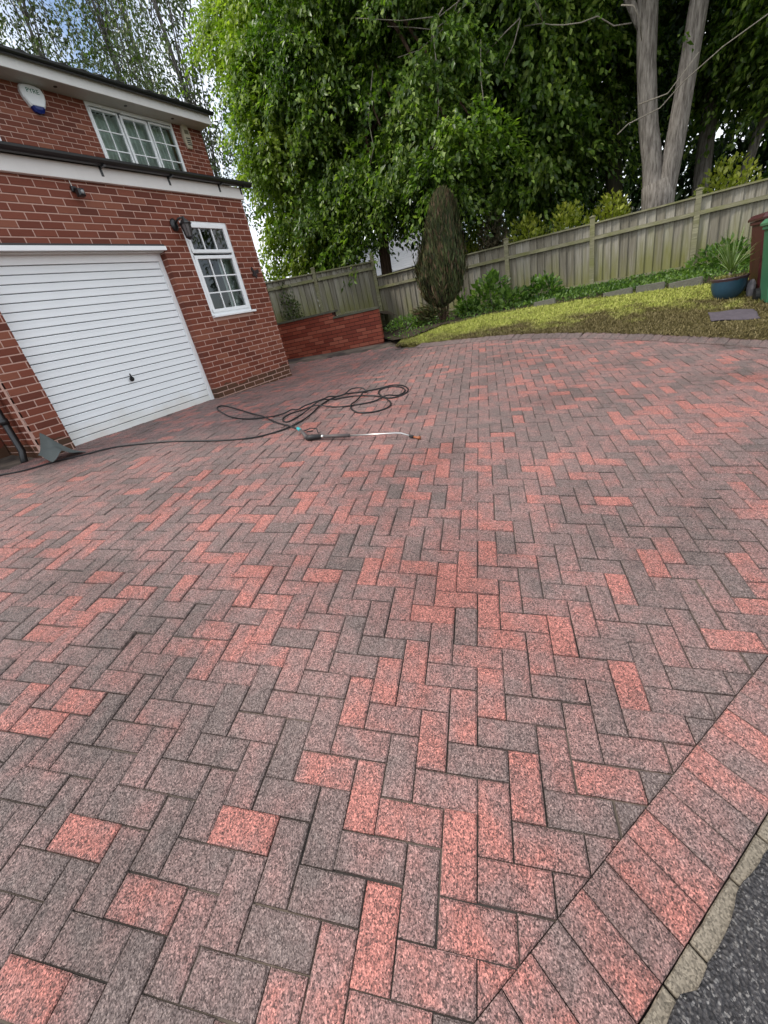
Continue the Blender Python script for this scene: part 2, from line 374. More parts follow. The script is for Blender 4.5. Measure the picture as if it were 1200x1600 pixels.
def crown(lobes, clumps, per, nleaf, size, droop=0.9, spread=0.32, spray=0.6, shell=0.55):
    """leaf sprays gathered in clumps over the outer part of several ellipsoids"""
    Vs = []; Fs = []; o = 0
    vol = np.array([l[3] * l[4] + l[4] * l[5] + l[3] * l[5] for l in lobes]); cnt = np.maximum(8, (clumps * vol / vol.sum())).astype(int)
    for l, nc in zip(lobes, cnt):
        C = np.array(l[:3]); R = np.array(l[3:6])
        d = unit(rng.normal(size=(nc, 3))); rad = shell + (1 - shell) * rng.random((nc, 1)) ** 0.6
        cc = C + d * rad * R * (1 + 0.12 * rng.normal(size=(nc, 1)))
        size_c = rng.uniform(0.35, 1.0, nc); rep = np.maximum(2, (per * size_c ** 1.6 * 1.6)).astype(int); sp_ = np.repeat(size_c, rep)[:, None]
        dd = np.repeat(d, rep, 0); m = len(dd)
        offs = rng.normal(size=(m, 3)) * spread * sp_ * np.array((1.15, 1.15, 0.55)); rr = np.hypot(offs[:, 0], offs[:, 1])
        offs[:, 2] -= 0.55 * rr * rr / (spread * sp_[:, 0]) * 0.6                      # pads that hang at the rim
        A = np.repeat(cc, rep, 0) + offs
        ax = unit(dd * 0.55 + offs / (spread * sp_) * np.array((0.5, 0.5, 0)) + rng.normal(size=(m, 3)) * 0.4)
        ln = spray * (0.5 + 0.7 * rng.random((m, 1))); t = (np.arange(nleaf) + 0.5) / nleaf
        P = A[:, None] + ax[:, None] * ln[:, None] * t[None, :, None]
        P[..., 2] -= droop * (ln * t[None] ** 2)
        P = P + rng.normal(size=P.shape) * 0.035
        D = ax[:, None] * 0.7 + rng.normal(size=P.shape) * 0.45; D[..., 2] -= droop * 0.75
        face = np.repeat(dd * 0.7 + np.array((0, 0, 0.9)), nleaf, 0) + rng.normal(size=(m * nleaf, 3)) * 0.45
        P = P.reshape(-1, 3); D = D.reshape(-1, 3); n = len(P)
        s = size * (0.65 + 0.6 * rng.random(n)); V, F = leaves(P, D, s, s * 0.28, face, 0.2)
        Vs.append(V); Fs.append(F + o); o += len(V)
    return np.concatenate(Vs), np.concatenate(Fs)


# ------------------------------------------------------------------ the lie of the land
ctrl = [(x, y, -1.512 + 0.0787 * x + 0.1725 * y) for x in (-2, -1, 0, 1, 2) for y in (-1.5, -0.5, 0.5, 1.3) if not (x == 2 and y < -1)]
ctrl += [(2.41, .917, -1.189), (2.975, 1.105, -1.117), (3.353, 1.231, -1.08), (3.732, 1.358, -1.062), (4.11, 1.484, -1.03), (4.488, 1.61, -.993), (4.867, 1.732, -.955),
         (5.247, 1.853, -.93), (5.629, 1.968, -.905), (6.011, 2.081, -.867), (6.39, 2.2, -.832),
         (2.11, 5.5, -.723), (2.732, 5.5, -.73), (3.388, 5.5, -.735), (4.136, 5.5, -.728), (4.929, 5.5, -.744), (5.924, 5.5, -.771)]
ctrl = np.array(ctrl)


def _U(r): return np.where(r > 1e-9, r * r * np.log(r + 1e-12), 0.0)


_n = len(ctrl); _D = np.hypot(ctrl[:, None, 0] - ctrl[None, :, 0], ctrl[:, None, 1] - ctrl[None, :, 1]); _P = np.c_[np.ones(_n), ctrl[:, :2]]
_W = np.linalg.solve(np.block([[_U(_D) + 0.3 * np.eye(_n), _P], [_P.T, np.zeros((3, 3))]]), np.r_[ctrl[:, 2], 0, 0, 0])


def gz(x, y):
    x = np.clip(np.asarray(x, float), -4, 12.5); y = np.clip(np.asarray(y, float), -5, 9.5)
    r = np.hypot(x[..., None] - ctrl[:, 0], y[..., None] - ctrl[:, 1])
    return _U(r) @ _W[:-3] + _W[-3] + _W[-2] * x + _W[-1] * y


def gzf(x, y): return float(gz(x, y))


EDGE = np.array([(-4.5, 4.6), (-3.0, 5.45), (-2.0, 5.9), (-1.196, 6.205), (-.648, 6.42), (.02, 6.66), (.823, 6.90), (1.77, 7.03), (2.83, 7.05), (3.5, 7.17), (3.86, 7.30)])


def xe(y): return np.interp(y, EDGE[:, 0], EDGE[:, 1])


FX = 11.9


def fence_base(y): return np.interp(y, [-6, -0.8, 1.07, 2.97, 5, 7], [-.70, -.64, -.62, -.58, -.54, -.50])


def lawn_z(x, y):
    x0 = xe(y); t = np.clip((x - x0) / (FX - x0), 0, 1.1)
    return gz(x0, y) * (1 - t) + fence_base(y) * t + 0.02 + 0.10 * np.sin(np.pi * np.clip(t, 0, 1)) * 0.5


def grid(x0, x1, nx, y0, y1, ny, zf, keep=None):
    X, Y = np.meshgrid(np.linspace(x0, x1, nx), np.linspace(y0, y1, ny)); Z = zf(X, Y)
    V = np.stack([X, Y, Z], -1).reshape(-1, 3); i = np.arange(nx * ny).reshape(ny, nx)
    F = np.stack([i[:-1, :-1], i[:-1, 1:], i[1:, 1:], i[1:, :-1]], -1).reshape(-1, 4)
    if keep is not None: F = F[keep(V[F].mean(1))]
    return V, F


def wide(X, Y):
    z = gz(X, Y) - 0.10; far = np.clip((np.hypot(X - 4, Y - 2) - 12) / 30, 0, 1)
    return z * (1 - far) + far * (-1.0)


V, F = grid(-60, 120, 180, -90, 90, 180, wide)
o = np_mesh('ground', V, F, 'floor'); tag(o, 'brown woodland floor reaching out under the trees', 'ground', kind='structure')

# ------------------------------------------------------------------ driveway of herringbone blocks
E0 = np.array((0.244, 0.208)); ED = np.array((0.88534235, -0.4649397)); EN = np.array((0.4649397, 0.88534235))   # EN points onto the drive
P00 = np.array((0.02400202, 1.19630963)); UU = np.array((0.30479227, -0.9422841)); VV = np.array((0.9492767, 0.2887453))
WA, WB = np.array((8.5, 4.93)), np.array((7.68, 6.96))            # foot of the red retaining wall
BA, BB = np.array((7.30, 3.86)), np.array((8.5, 4.93))            # front of the planting bed


def sand_keep(C):
    x, y = C[:, 0], C[:, 1]; d = (C[:, :2] - E0) @ EN
    return (d > -0.1) & (x < xe(y) + 0.25 + 2.5 * (y > 3.7)) & (y < 9)


V, F = grid(-3.6, 9.5, 132, -5, 9, 141, lambda X, Y: gz(X, Y) - 0.011, sand_keep)
drive = np_mesh('driveway', V, F, 'sand')
tag(drive, 'driveway of red and charcoal blocks laid in herringbone pattern', 'driveway', kind='structure')

TONE = {(-3, 0): 1, (-7, 3): .95, (3, 1): 1, (1, -1): .72, (-1, -3): .85, (7, 8): .95, (6, 7): .9, (5, 6): .85, (7, 2): .75, (9, 2): .95, (7, -1): 1, (11, 3): 1,
        (10, 6): .85, (16, 13): 1, (15, 7): .95, (14, 4): .8, (10, 15): 1, (9, 14): .9, (8, 13): .95, (9, 12): .95, (13, 10): .9, (10, 3): .8, (9, 0): .75, (8, 0): .4,
        (10, 1): .75, (-1, 7): .85, (-2, 7): .85, (0, 8): .8, (5, 1): .25, (4, 2): .15, (-2, 1): .15, (0, -2): .12, (3, -2): .15, (4, -1): .12, (6, 0): .15, (7, 1): .25,
        (1, 0): .25, (2, 8): .08, (1, 6): .15, (5, 8): .12, (3, 4): .15, (9, 4): .25, (10, 5): .2, (9, 10): .25, (8, 20): .85, (12, 30): 1, (14, 24): 1, (-6, 11): .85,
        (-9, 9): .9, (-11, 7): .9, (-12, 7): .9, (-9, 10): .85, (18, 14): 1, (21, 12): 1, (16, 23): .85, (5, 22): .8, (10, 27): .8, (18, 8): .1, (16, 7): .25, (13, 3): .3, (19, 8): .12}


def smooth_rand(x, y, s):
    return 0.5 + 0.25 * (math.sin(x * s + 1.3) * math.cos(y * s * 1.27 + .4) + math.sin(x * s * .61 - y * s * .83 + 2.2) + 0.6 * math.sin(x * s * 2.1 + y * s * 1.7))


def proj(x, y, z):
    d = Vector((x, y, z)); a = d.dot(fwd)
    return (600.5 + 637.56 * d.dot(right) / a, 792.33 + 637.56 * d.dot(down) / a) if a > 0.05 else None


def seen_area(poly):
    q = [proj(x, y, gzf(x, y)) for x, y in poly]
    if any(p is None for p in q): return 0
    m = (sum(p[0] for p in q) / len(q), sum(p[1] for p in q) / len(q))
    if not (-20 < m[0] < 1220 and -20 < m[1] < 1620): return 0
    return abs(area(q))


blocks = []
g = 0.0018
for ui in range(-60, 75):
    for vi in range(-36, 84):
        k4 = (ui - vi) % 4
        if k4 == 1: r = (ui, vi, 2, 1)
        elif k4 == 0: r = (ui, vi, 1, 2)
        else: continue
        u0, v0, du, dv = r
        cu, cv = u0 + du / 2, v0 + dv / 2
        c = P00 + UU * cu * .1 + VV * cv * .1
        if not (-3.2 < c[0] < 9.2 and -4.5 < c[1] < 8.5): continue
        if (c - E0) @ EN < -0.16: continue
        if c[0] < 6.0 and c[1] > 5.75: continue
        if c[1] < 3.86 and c[0] > xe(c[1]) + 0.05: continue
        if c[1] >= 3.86:
            if (c - BA) @ np.array((BB - BA)[::-1] * (1, -1)) > 0.12 and c[1] < 4.93: continue
            dW = (WB - WA)[::-1] * (1, -1)
            if c[1] >= 4.9 and (c - WA) @ (dW / np.linalg.norm(dW)) > 0.12: continue
        g1, g2, g3, g4 = [abs(random.gauss(.0017, .0009)) + .0004 for _ in range(4)]; uo, vo = u0 * .1 + g1, v0 * .1 + g2; u1, v1 = (u0 + du) * .1 - g3, (v0 + dv) * .1 - g4
        poly = [tuple(P00 + UU * a + VV * b) for a, b in ((uo, vo), (u1, vo), (u1, v1), (uo, v1))]
        whole = len(poly)
        poly = clip(poly, EN, float(E0 @ EN) + 0.0165)
        if len(poly) < 3: continue
        if c[1] < 4.0 and c[0] > xe(c[1]) - 0.6:
            yy = c[1]; sl = (xe(yy + .05) - xe(yy - .05)) / 0.1; nn = np.array((-1.0, sl)) / math.hypot(1, sl)
            poly = clip(poly, nn, float(nn @ np.array((xe(yy), yy))) + 0.003)
        if len(poly) < 3: continue
        if area(poly) < 0: poly = poly[::-1]
        if area(poly) < 0.00025: continue
        cut = area(poly) < 0.012
        tn = TONE.get((u0, vi), TONE.get((u0 + du - 1, v0 + dv - 1)))
        if tn is None:
            p = smooth_rand(c[0], c[1], 1.9); p2 = smooth_rand(c[0] + 9, c[1] - 4, 0.7); x = random.random()
            near_r = max(0.0, min(1.0, (ui - 3) / 6)) * max(0.0, min(1.0, (16 - vi) / 6)); near_l = max(0.0, min(1.0, (5 - ui) / 6)) * max(0.0, min(1.0, (8 - vi) / 6))
            red = 0.24 + 0.30 * near_r - .12 * near_l + 0.30 * (p - .5) + 0.28 * (p2 - .5) + (0.10 if c[0] > 2.5 else 0)
            tn = random.uniform(.70, .98) if x < red * .55 else (min(.66, max(.2, random.gauss(.40 + .13 * near_r - .08 * near_l + .25 * (p - .5), .11))) if x < red * .55 + .70 else random.uniform(.04, .24))
            if cut and area(poly) < 0.006 and random.random() < .6: tn = random.uniform(-.15, .05)
        blocks.append((seen_area(poly), poly, tn, c))
blocks.sort(key=lambda b: -b[0])


def add_block(mb, poly, jit):
    a, b, h = jit; c0 = poly[0]
    mb.prism(poly, lambda x, y: gzf(x, y) + h + a * (x - c0[0]) + b * (y - c0[1]), lambda x, y: gzf(x, y) - 0.035, 0.0062, 0.0042)


def rimmed(n, tn): return [tn - .22] * (2 * n) + [tn] * n      # darker tone along the block edges


rest = MB(); rt = []
for i, (A, poly, tn, c) in enumerate(blocks):
    jit = (random.gauss(0, .011), random.gauss(0, .011), random.gauss(0, .0016))
    if i < 300:
        mb = MB(); add_block(mb, poly, jit); mb.build('paver', 'paver', drive, loc=(c[0], c[1], gzf(*c)), tone=rimmed(len(poly), tn))
    else:
        n0 = len(rest.v); add_block(rest, poly, jit); rt += rimmed(len(poly), tn)
tag(rest.build('pavers', 'paver', drive, tone=rt), kind='stuff')

# header course along the road and the dark course along the lawn
for i in range(-34, 62):
    s0 = 0.066 + 0.1015 * (i - 1) + 0.0015; s1 = s0 + 0.0985
    p = [E0 + ED * s + EN * f for s, f in ((s0, -.184), (s1, -.184), (s1, 0.0135), (s0, 0.0135))]
    poly = [tuple(x) for x in p]; mb = MB(); add_block(mb, poly, (random.gauss(0, .004), random.gauss(0, .004), 0.003 + random.gauss(0, .001)))
    c = sum(p) / 4; tn = [.55, .78, .45, .7, .38, .72, .8, .6, .42, .85][i % 10] + random.uniform(-.08, .08)
    mb.build('edging_paver', 'paver', drive, loc=(c[0], c[1], gzf(*c)), tone=rimmed(4, tn))
ys = 3.55
while ys > -4.3:
    sl = (xe(ys + .05) - xe(ys - .05)) / 0.1; t = np.array((-sl, -1.0)) / math.hypot(1, sl); nrm = np.array((1.0, -sl)) / math.hypot(1, sl)
    p0 = np.array((xe(ys), ys)); wdt = 0.0985
    p = [p0, p0 + nrm * .21, p0 + nrm * .21 + t * wdt, p0 + t * wdt]
    poly = [tuple(x) for x in p]
    if area(poly) < 0: poly = poly[::-1]
    mb = MB(); h = random.gauss(.012, .002)
    mb.prism(poly, lambda x, y: gzf(x, y) + h + 0.16 * max(0.0, float((np.array((x, y)) - p0) @ nrm)), lambda x, y: gzf(x, y) - .04, .005, .004)
    c = sum(p) / 4; mb.build('edging_paver', 'paver', drive, loc=(c[0], c[1], gzf(*c)), tone=random.uniform(-.12, .16))
    ys -= 0.1 * abs(t[1])

# kerb stones and road
kerb = None
s = -3.4
V, F = grid(-3.4, 6.4, 99, -3.5, 2.2, 61, lambda X, Y: gz(X, Y) - 0.03, lambda C: ((C[:, :2] - E0) @ EN < -0.12) & ((C[:, :2] - E0) @ EN > -0.42))
kerb = np_mesh('kerb', V, F, 'sand'); tag(kerb, 'worn buff kerb stones between the block edging and the road', 'kerb', kind='structure')
while s < 6.2:
    L = random.choice((0.115, 0.16, 0.21, 0.245)); a = s + .003; b = s + L - .003
    f1 = -0.1862; n = max(3, int(L / .03))
    top = [E0 + ED * (a + (b - a) * i / n) + EN * (f1 - abs(random.gauss(0, .0012))) for i in range(n + 1)]
    bot = [E0 + ED * (b + (a - b) * i / n) + EN * (-.30) for i in range(n + 1)]
    poly = [tuple(x) for x in top + bot]
    if area(poly) < 0: poly = poly[::-1]
    mb = MB(); mb.prism(poly, lambda x, y: gzf(x, y) - 0.004, lambda x, y: gzf(x, y) - .05, .004, .004)
    c = sum(top + bot) / len(poly); mb.build('kerb_stone', 'kerb', kerb, loc=(c[0], c[1], gzf(*c)))
    s += L
# tarmac with a ragged edge lapping over the kerb
ns = 360; ss = np.linspace(-4.5, 8.5, ns)
rag = -0.196 - 0.022 * (0.5 + 0.5 * np.sin(ss * 7.3 + .6)) - 0.028 * np.interp((ss * 1.9 + 0.25) % 1, [0, .45, .55, 1], [1, .75, 0.05, 0]) - np.abs(rng.normal(size=ns)) * 0.004
rows = [0.0, -0.006, -0.03, -0.08, -0.2, -0.5, -1.2, -3, -8]
V = []
for r_i, dr in enumerate(rows):
    p = E0 + ED * ss[:, None] + EN * (rag + dr)[:, None] if r_i < 4 else E0 + ED * ss[:, None] + EN * np.full(ns, -0.22 + dr)[:, None]
    z = gz(p[:, 0], p[:, 1]) + (-.02 if r_i == 0 else 0.004) + (rng.normal(size=ns) * 0.0015 if r_i else 0)
    V.append(np.c_[p, z])
V = np.concatenate(V); i = np.arange(ns * len(rows)).reshape(len(rows), ns)
F = np.stack([i[:-1, :-1], i[1:, :-1], i[1:, 1:], i[:-1, 1:]], -1).reshape(-1, 4)
o = np_mesh('road', V, F, 'tarmac'); tag(o, 'dark coarse tarmac road with a ragged edge', 'road', kind='structure')

# ------------------------------------------------------------------ lawn, bed
V, F = grid(4.3, 11.85, 90, -4.5, 4.3, 110, lambda X, Y: lawn_z(X, Y), lambda C: (C[:, 0] > xe(C[:, 1]) + 0.2) & (C[:, 1] < 3.95 + (C[:, 0] - 7.3) * 0.25))
lawn = np_mesh('lawn', V, F, 'turf', smooth=True); sm = lawn.modifiers.new('depth', 'SOLIDIFY'); sm.thickness = .10; sm.offset = -1; tag(lawn, 'sloping lawn between the paving and the timber fence', 'lawn', kind='structure')


def bed_front(y): return np.interp(y, [-4.5, -1.0, -.42, .6, 1.8, 3.0, 3.7, 4.0], [9.9, 9.9, 10.1, 10.0, 9.9, 9.6, 9.0, 8.0])


V, F = grid(7.2, 11.88, 60, -4.5, 7.2, 120, lambda X, Y: lawn_z(X, np.minimum(Y, 4.2)) + np.where(Y < 3.6, 0.025, 0.05),
            lambda C: (C[:, 0] > bed_front(np.minimum(C[:, 1], 3.99)) + 0.08 * np.sin(C[:, 1] * 7)) & ((C[:, 1] < 3.9) | ((C[:, :2] - BA) @ np.array((0.66, -0.75)) > 0.03)))
o = np_mesh('flower_bed', V, F, 'soil', smooth=True); tag(o, 'dark soil bed along the foot of the fence', 'flower bed', kind='structure')

n = 150000
yy = rng.uniform(-4.0, 4.2, n); t = rng.random(n) ** 1.25; xx = xe(yy) + 0.19 + t * (bed_front(np.minimum(yy, 3.99)) + 0.15 - xe(yy) - 0.19)
ok = (xx > xe(yy) + .18) & (yy < 4.05 + (xx - 7.3) * 0.25) & ~((np.abs(xx - 7.55) < .32) & (np.abs(yy + 1.02) < .26)); xx, yy = xx[ok], yy[ok]; n = len(xx)
P = np.c_[xx, yy, lawn_z(xx, yy) - .004]; D = np.c_[rng.normal(size=(n, 2)) * .75, np.ones(n)]
hgt = 0.022 + 0.03 * rng.random(n) + 0.03 * (rng.random(n) < .06); V, F = leaves(P, D, hgt, np.full(n, .0042) + .002 * rng.random(n))
o = np_mesh('grass', V, F, 'grass'); tag(o, 'short patchy grass, yellow green behind and brown in front', 'grass', kind='stuff')


# ------------------------------------------------------------------ house
YW, YU, ZT = 5.5, 8.55, 1.30      # garage front, upper storey front, a course line
XC = 5.935                        # right corner of the garage
house = thing('house', (4.0, YW, -0.75), 'red brick house with a white garage door and a set-back upper storey', 'house')
wall = MB()
wall.box(1.80, 2.102, YW + .004, YW + .25, -1.0, ZT).box(4.229, 4.625, YW + .004, YW + .25, -1.0, 1.93).box(5.455, XC, YW + .004, YW + .25, -1.0, 1.93)
wall.box(1.80, 4.225, YW + .004, YW + .25, ZT, 1.93).box(4.625, 5.455, YW + .004, YW + .25, -1.0, 0.375).box(4.625, 5.455, YW + .004, YW + .25, 1.615, 1.93)
wall.box(1.808, 1.98, YW + .25, YU, -1.0, 1.93).box(XC - .22, XC - .008, YW + .25, YU, -1.0, 1.93)
wall_o = wall.build('garage_wall', 'mortar', house)
up = MB(); UX0, UX1, UZ = 2.0, 8.58, 4.24; WX0, WX1 = 6.07, 7.83
up.box(UX0, WX0, YU + .004, YU + .25, 1.8, UZ).box(WX1, UX1 - .006, YU + .004, YU + .25, 1.8, UZ).box(WX0, WX1, YU + .004, YU + .25, 1.8, 3.2)
up.box(UX1 - .25, UX1 - .006, YU + .25, YU + 6, -1, UZ).box(UX0, UX1, YU + 6, YU + 6.2, -1, UZ).box(UX0, UX0 + .2, YU + .25, YU + 6, 1.8, UZ).box(6, UX1 - .006, YU + .004, YU + .25, -1, 1.8)
up_o = up.build('upper_wall', 'mortar', house)

bricks = []   # (seen area, x0, x1, z0, z1, plane, facing, parent)


def lay(x0, x1, z0, z1, holes, Y, ref, parent, axis='x', headers=False):
    c0 = int(math.floor((z0 - ZT) / .075)) - 1
    for ci in range(c0, c0 + 80):
        a, b = ZT + ci * .075 + .0058, ZT + (ci + 1) * .075 - .0058
        if a < z0 - .03 or a > z1 - .012: continue
        b = min(b, z1)
        x = ref - 0.225 * 40 + (0.1125 if ci % 2 else 0)
        while x < x1:
            p, q = max(x + .0058, x0), min(x + .2192, x1)
            segs = [(p, q)]
            for hx0, hx1, hz0, hz1 in holes:
                if b > hz0 + .01 and a < hz1 - .01:
                    ns_ = []
                    for s0_, s1_ in segs:
                        if s1_ <= hx0 or s0_ >= hx1: ns_.append((s0_, s1_))
                        else:
                            if s0_ < hx0: ns_.append((s0_, hx0))
                            if s1_ > hx1: ns_.append((hx1, s1_))
                    segs = ns_
            for s0_, s1_ in segs:
                if s1_ - s0_ > .012:
                    if axis == 'x': pts = [proj(*t) for t in ((s0_, Y, a), (s1_, Y, a), (s1_, Y, b), (s0_, Y, b))]
                    else: pts = [proj(*t) for t in ((Y, s0_, a), (Y, s1_, a), (Y, s1_, b), (Y, s0_, b))]
                    if any(t is None for t in pts): continue
                    m = (sum(t[0] for t in pts) / 4, sum(t[1] for t in pts) / 4)
                    if not (-60 < m[0] < 1260 and -60 < m[1] < 1650): continue
                    A = abs(area(pts)) if -10 < m[0] < 1210 else 0
                    bricks.append((A, s0_, s1_, a, b, Y, axis, parent))
            x += 0.225


lay(1.80, XC, -1.0, 1.93, [(2.105, 4.225, -2, ZT - .02), (4.625, 5.455, 0.375, 1.615)], YW, 4.2192, wall_o)
lay(UX0, UX1, 3.0, UZ - .004, [(WX0, WX1, 2.5, 5), (3.196, 4.459, 2.5, 5)], YU, UX1, up_o)
lay(YW + .11, YW + 1.2, -1.0, 1.93, [], 1.80, YW, wall_o, 'y')
bricks.sort(key=lambda b: -b[0])
rest_b = {}
for i, (A, a0, a1, z0, z1, Y, axis, par) in enumerate(bricks):
    pr = abs(random.gauss(0, .0014)); tgt = MB() if i < 300 else rest_b.setdefault(par.name, (MB(), par))[0]
    if axis == 'x':
        dep = .102 if (abs(a0 - 4.225) < .02 or abs(a1 - 2.105) < .02) else .05
        tgt.cbox(a0, a1, Y - pr, Y + dep, z0, z1, .0035)
        loc = ((a0 + a1) / 2, Y, z0)
    else:
        m2 = MB().cbox(a0, a1, -pr, .04, z0, z1, .0035); tgt.add([(Y + y_, x_, z_) for x_, y_, z_ in m2.v], [f_[::-1] for f_ in m2.f]); loc = (Y, (a0 + a1) / 2, z0)
    if i < 300: tgt.build('brick', 'brick', par, loc=loc)
for mb, par in rest_b.values(): tag(mb.build('bricks', 'brick', par), kind='stuff')
# brick reveal of the right-hand pier
rv = MB()
for ci in range(-28, 0):
    a, b = ZT + ci * .075 + .005, ZT + (ci + 1) * .075 - .005
    rv.box(4.222, 4.24, YW + (.113 if ci % 2 else .103), YW + .125, a, b)
tag(rv.build('reveal_brick', 'brick', wall_o), kind='stuff')

# garage door
YD = YW + .125
gd = MB().box(2.085, 2.125, YD - .01, YD + .06, -.76, 1.235).box(4.17, 4.222, YD - .01, YD + .06, -.76, 1.235).box(2.125, 4.17, YD - .01, YD + .06, 1.15, 1.235)
gdo = gd.build('garage_door', 'upvc', house); gdo['label'] = 'white ribbed up-and-over garage door'
nr = 22; z0, z1 = -.735, 1.145; hh = (z1 - z0) / nr
for i in range(nr):
    a = z0 + i * hh; b = a + hh
    mb = MB(); prof = [(0.014, a), (0.014, a + .008), (0.003, a + .0085), (0.0, a + .012), (0.0015, a + .05), (0.0, b - .006), (0.003, b - .001), (0.012, b)]
    v = [(2.126, YD + .012 + y_, z_) for y_, z_ in prof] + [(4.169, YD + .012 + y_, z_) for y_, z_ in prof]; n = len(prof)
    mb.add(v, [(j, n + j, n + j + 1, j + 1) for j in range(n - 1)]).build('door_rib', 'door', gdo)
MB().box(2.126, 4.169, YD + .024, YD + .05, -.74, 1.15).build('door_back', plain('door_groove', (0.12, 0.14, 0.15), .6), gdo)
MB().box(2.12, 4.18, YD - .004, YD + .05, -.78, -.737).build('weather_strip', 'black', gdo)
hd = MB().lathe([(.026, 0), (.03, .004), (.03, .012), (.024, .016)], 0, 0, 0, 16)
hv = [(3.13 + x_, YD - .004 - z_, -.165 + y_) for x_, y_, z_ in hd.v]
hm = MB(); hm.add(hv, hd.f).tube([(3.13, YD - .02, -.165), (3.112, YD - .045, -.10)], [.011, .009], 8); hm.build('door_handle', 'black', gdo, True)
MB().box(1.86, 4.245, YW - .035, YW + .012, 1.247, 1.293).build('lintel', 'upvc', house)
MB().box(1.86, 4.245, YW - .012, YW + .003, 1.294, 1.318).build('lintel_flashing', 'black', house)
MB().box(2.106, 4.224, YW + .02, YW + .20, 1.236, 1.2465).build('lintel_soffit', 'soffit', house)
MB().box(1.9, 5.8, YW + .9, YW + .95, -1, 1.9).build('garage_interior', 'dark', house)

# lower fascia, gutter, lean-to roof
MB().cbox(1.2, XC + .03, YW - .045, YW - .002, 1.925, 2.075, .004).build('fascia', 'fascia', house)


def gutter(x0, x1, y, z, r, name):
    v = []; f = []; n = 9
    for xx_ in (x0, x1):
        for rr in (r, r - .006):
            for j in range(n):
                t = math.pi + math.pi * j / (n - 1); v.append((xx_, y + rr * math.cos(t), z + rr * math.sin(t)))
    for j in range(n - 1): f += [(j, j + 1, 2 * n + j + 1, 2 * n + j), (n + j, 3 * n + j, 3 * n + j + 1, n + j + 1)]
    for j in range(n - 1): f += [(j, n + j, n + j + 1, j + 1), (2 * n + j, 2 * n + j + 1, 3 * n + j + 1, 3 * n + j)]
    f += [(0, 2 * n, 3 * n, n), (n - 1, 2 * n - 1, 4 * n - 1, 3 * n - 1)]
    for b0 in (0, 2 * n): f.append(tuple(b0 + j for j in range(n)))
    return MB().add(v, f).build(name, 'black', house)


go = gutter(1.2, XC + .16, YW - .105, 2.125, .058, 'gutter')
for bx in (2.35, 3.75, 4.65, 5.5, 5.93):
    MB().box(bx - .014, bx + .014, YW - .05, YW - .045, 1.985, 2.1).box(bx - .014, bx + .014, YW - .15, YW - .045, 2.055, 2.066).build('gutter_bracket', 'black', go)
lr = MB(); lr.add([(1.2, YW - .06, 2.12), (XC + .12, YW - .06, 2.12), (XC + .12, YU + .02, 3.12), (1.2, YU + .02, 3.12), (1.2, YW - .06, 2.09), (XC + .12, YW - .06, 2.09), (XC + .12, YU + .02, 3.09), (1.2, YU + .02, 3.09)],
                  [(0, 1, 2, 3), (7, 6, 5, 4), (0, 4, 5, 1), (1, 5, 6, 2), (3, 2, 6, 7), (0, 3, 7, 4)])
lr.build('lean_to_roof', 'tile', house)

# upper soffit, fascia, gutter, roof
YF = 8.20
so = MB().box(UX0, UX1 + .02, YF + .02, YU + .12, UZ - .03, UZ - .012).build('soffit', 'soffit', house)
for bx in (4.45, 5.55, 6.75, 7.75):
    q = MB().lathe([(.03, 0), (.03, .003), (.02, .004)], bx, YF + .17, UZ - .034, 14); q.build('soffit_vent', 'black', so)
MB().cbox(UX0, UX1 + .03, YF - .005, YF + .018, UZ - .04, UZ + .125, .004).build('fascia', 'fascia', house)
gutter(UX0, UX1 + .07, YF - .065, UZ + .15, .055, 'gutter')
rb = MB(); sl = 0.40
rb.add([(UX0, YF - .05, UZ + .15), (UX1 + .05, YF - .05, UZ + .15), (UX1 + .05, YF + 3.6, UZ + .15 + 3.65 * sl), (UX0, YF + 3.6, UZ + .15 + 3.65 * sl), (UX1 + .05, YF + 7.2, UZ + .15), (UX0, YF + 7.2, UZ + .15)],
       [(0, 1, 2, 3), (3, 2, 4, 5), (1, 4, 2), (0, 3, 5), (0, 5, 4, 1)])
roof = rb.build('roof', 'tile', house)
x = UX0
while x < UX1:
    mb = MB(); n = 8; v = []; hz = random.uniform(0, .006)
    for ye, off in ((YF - .10, 0), (YF + .22, .32 * sl)):
        for j in range(n + 1): v.append((x + .295 * j / n, ye, UZ + .165 + off + hz + .024 * max(0, math.sin(2 * math.pi * j / n))))
        for j in range(n + 1): v.append((x + .295 * j / n, ye, UZ + .145 + off + hz + .020 * max(0, math.sin(2 * math.pi * j / n))))
    m_ = n + 1; f = []
    for j in range(n): f += [(j, j + 1, m_ + j + 1, m_ + j)[::-1], (j, j + 1, 2 * m_ + j + 1, 2 * m_ + j)]
    mb.add(v, f).build('roof_tile', 'tile', roof); x += .30


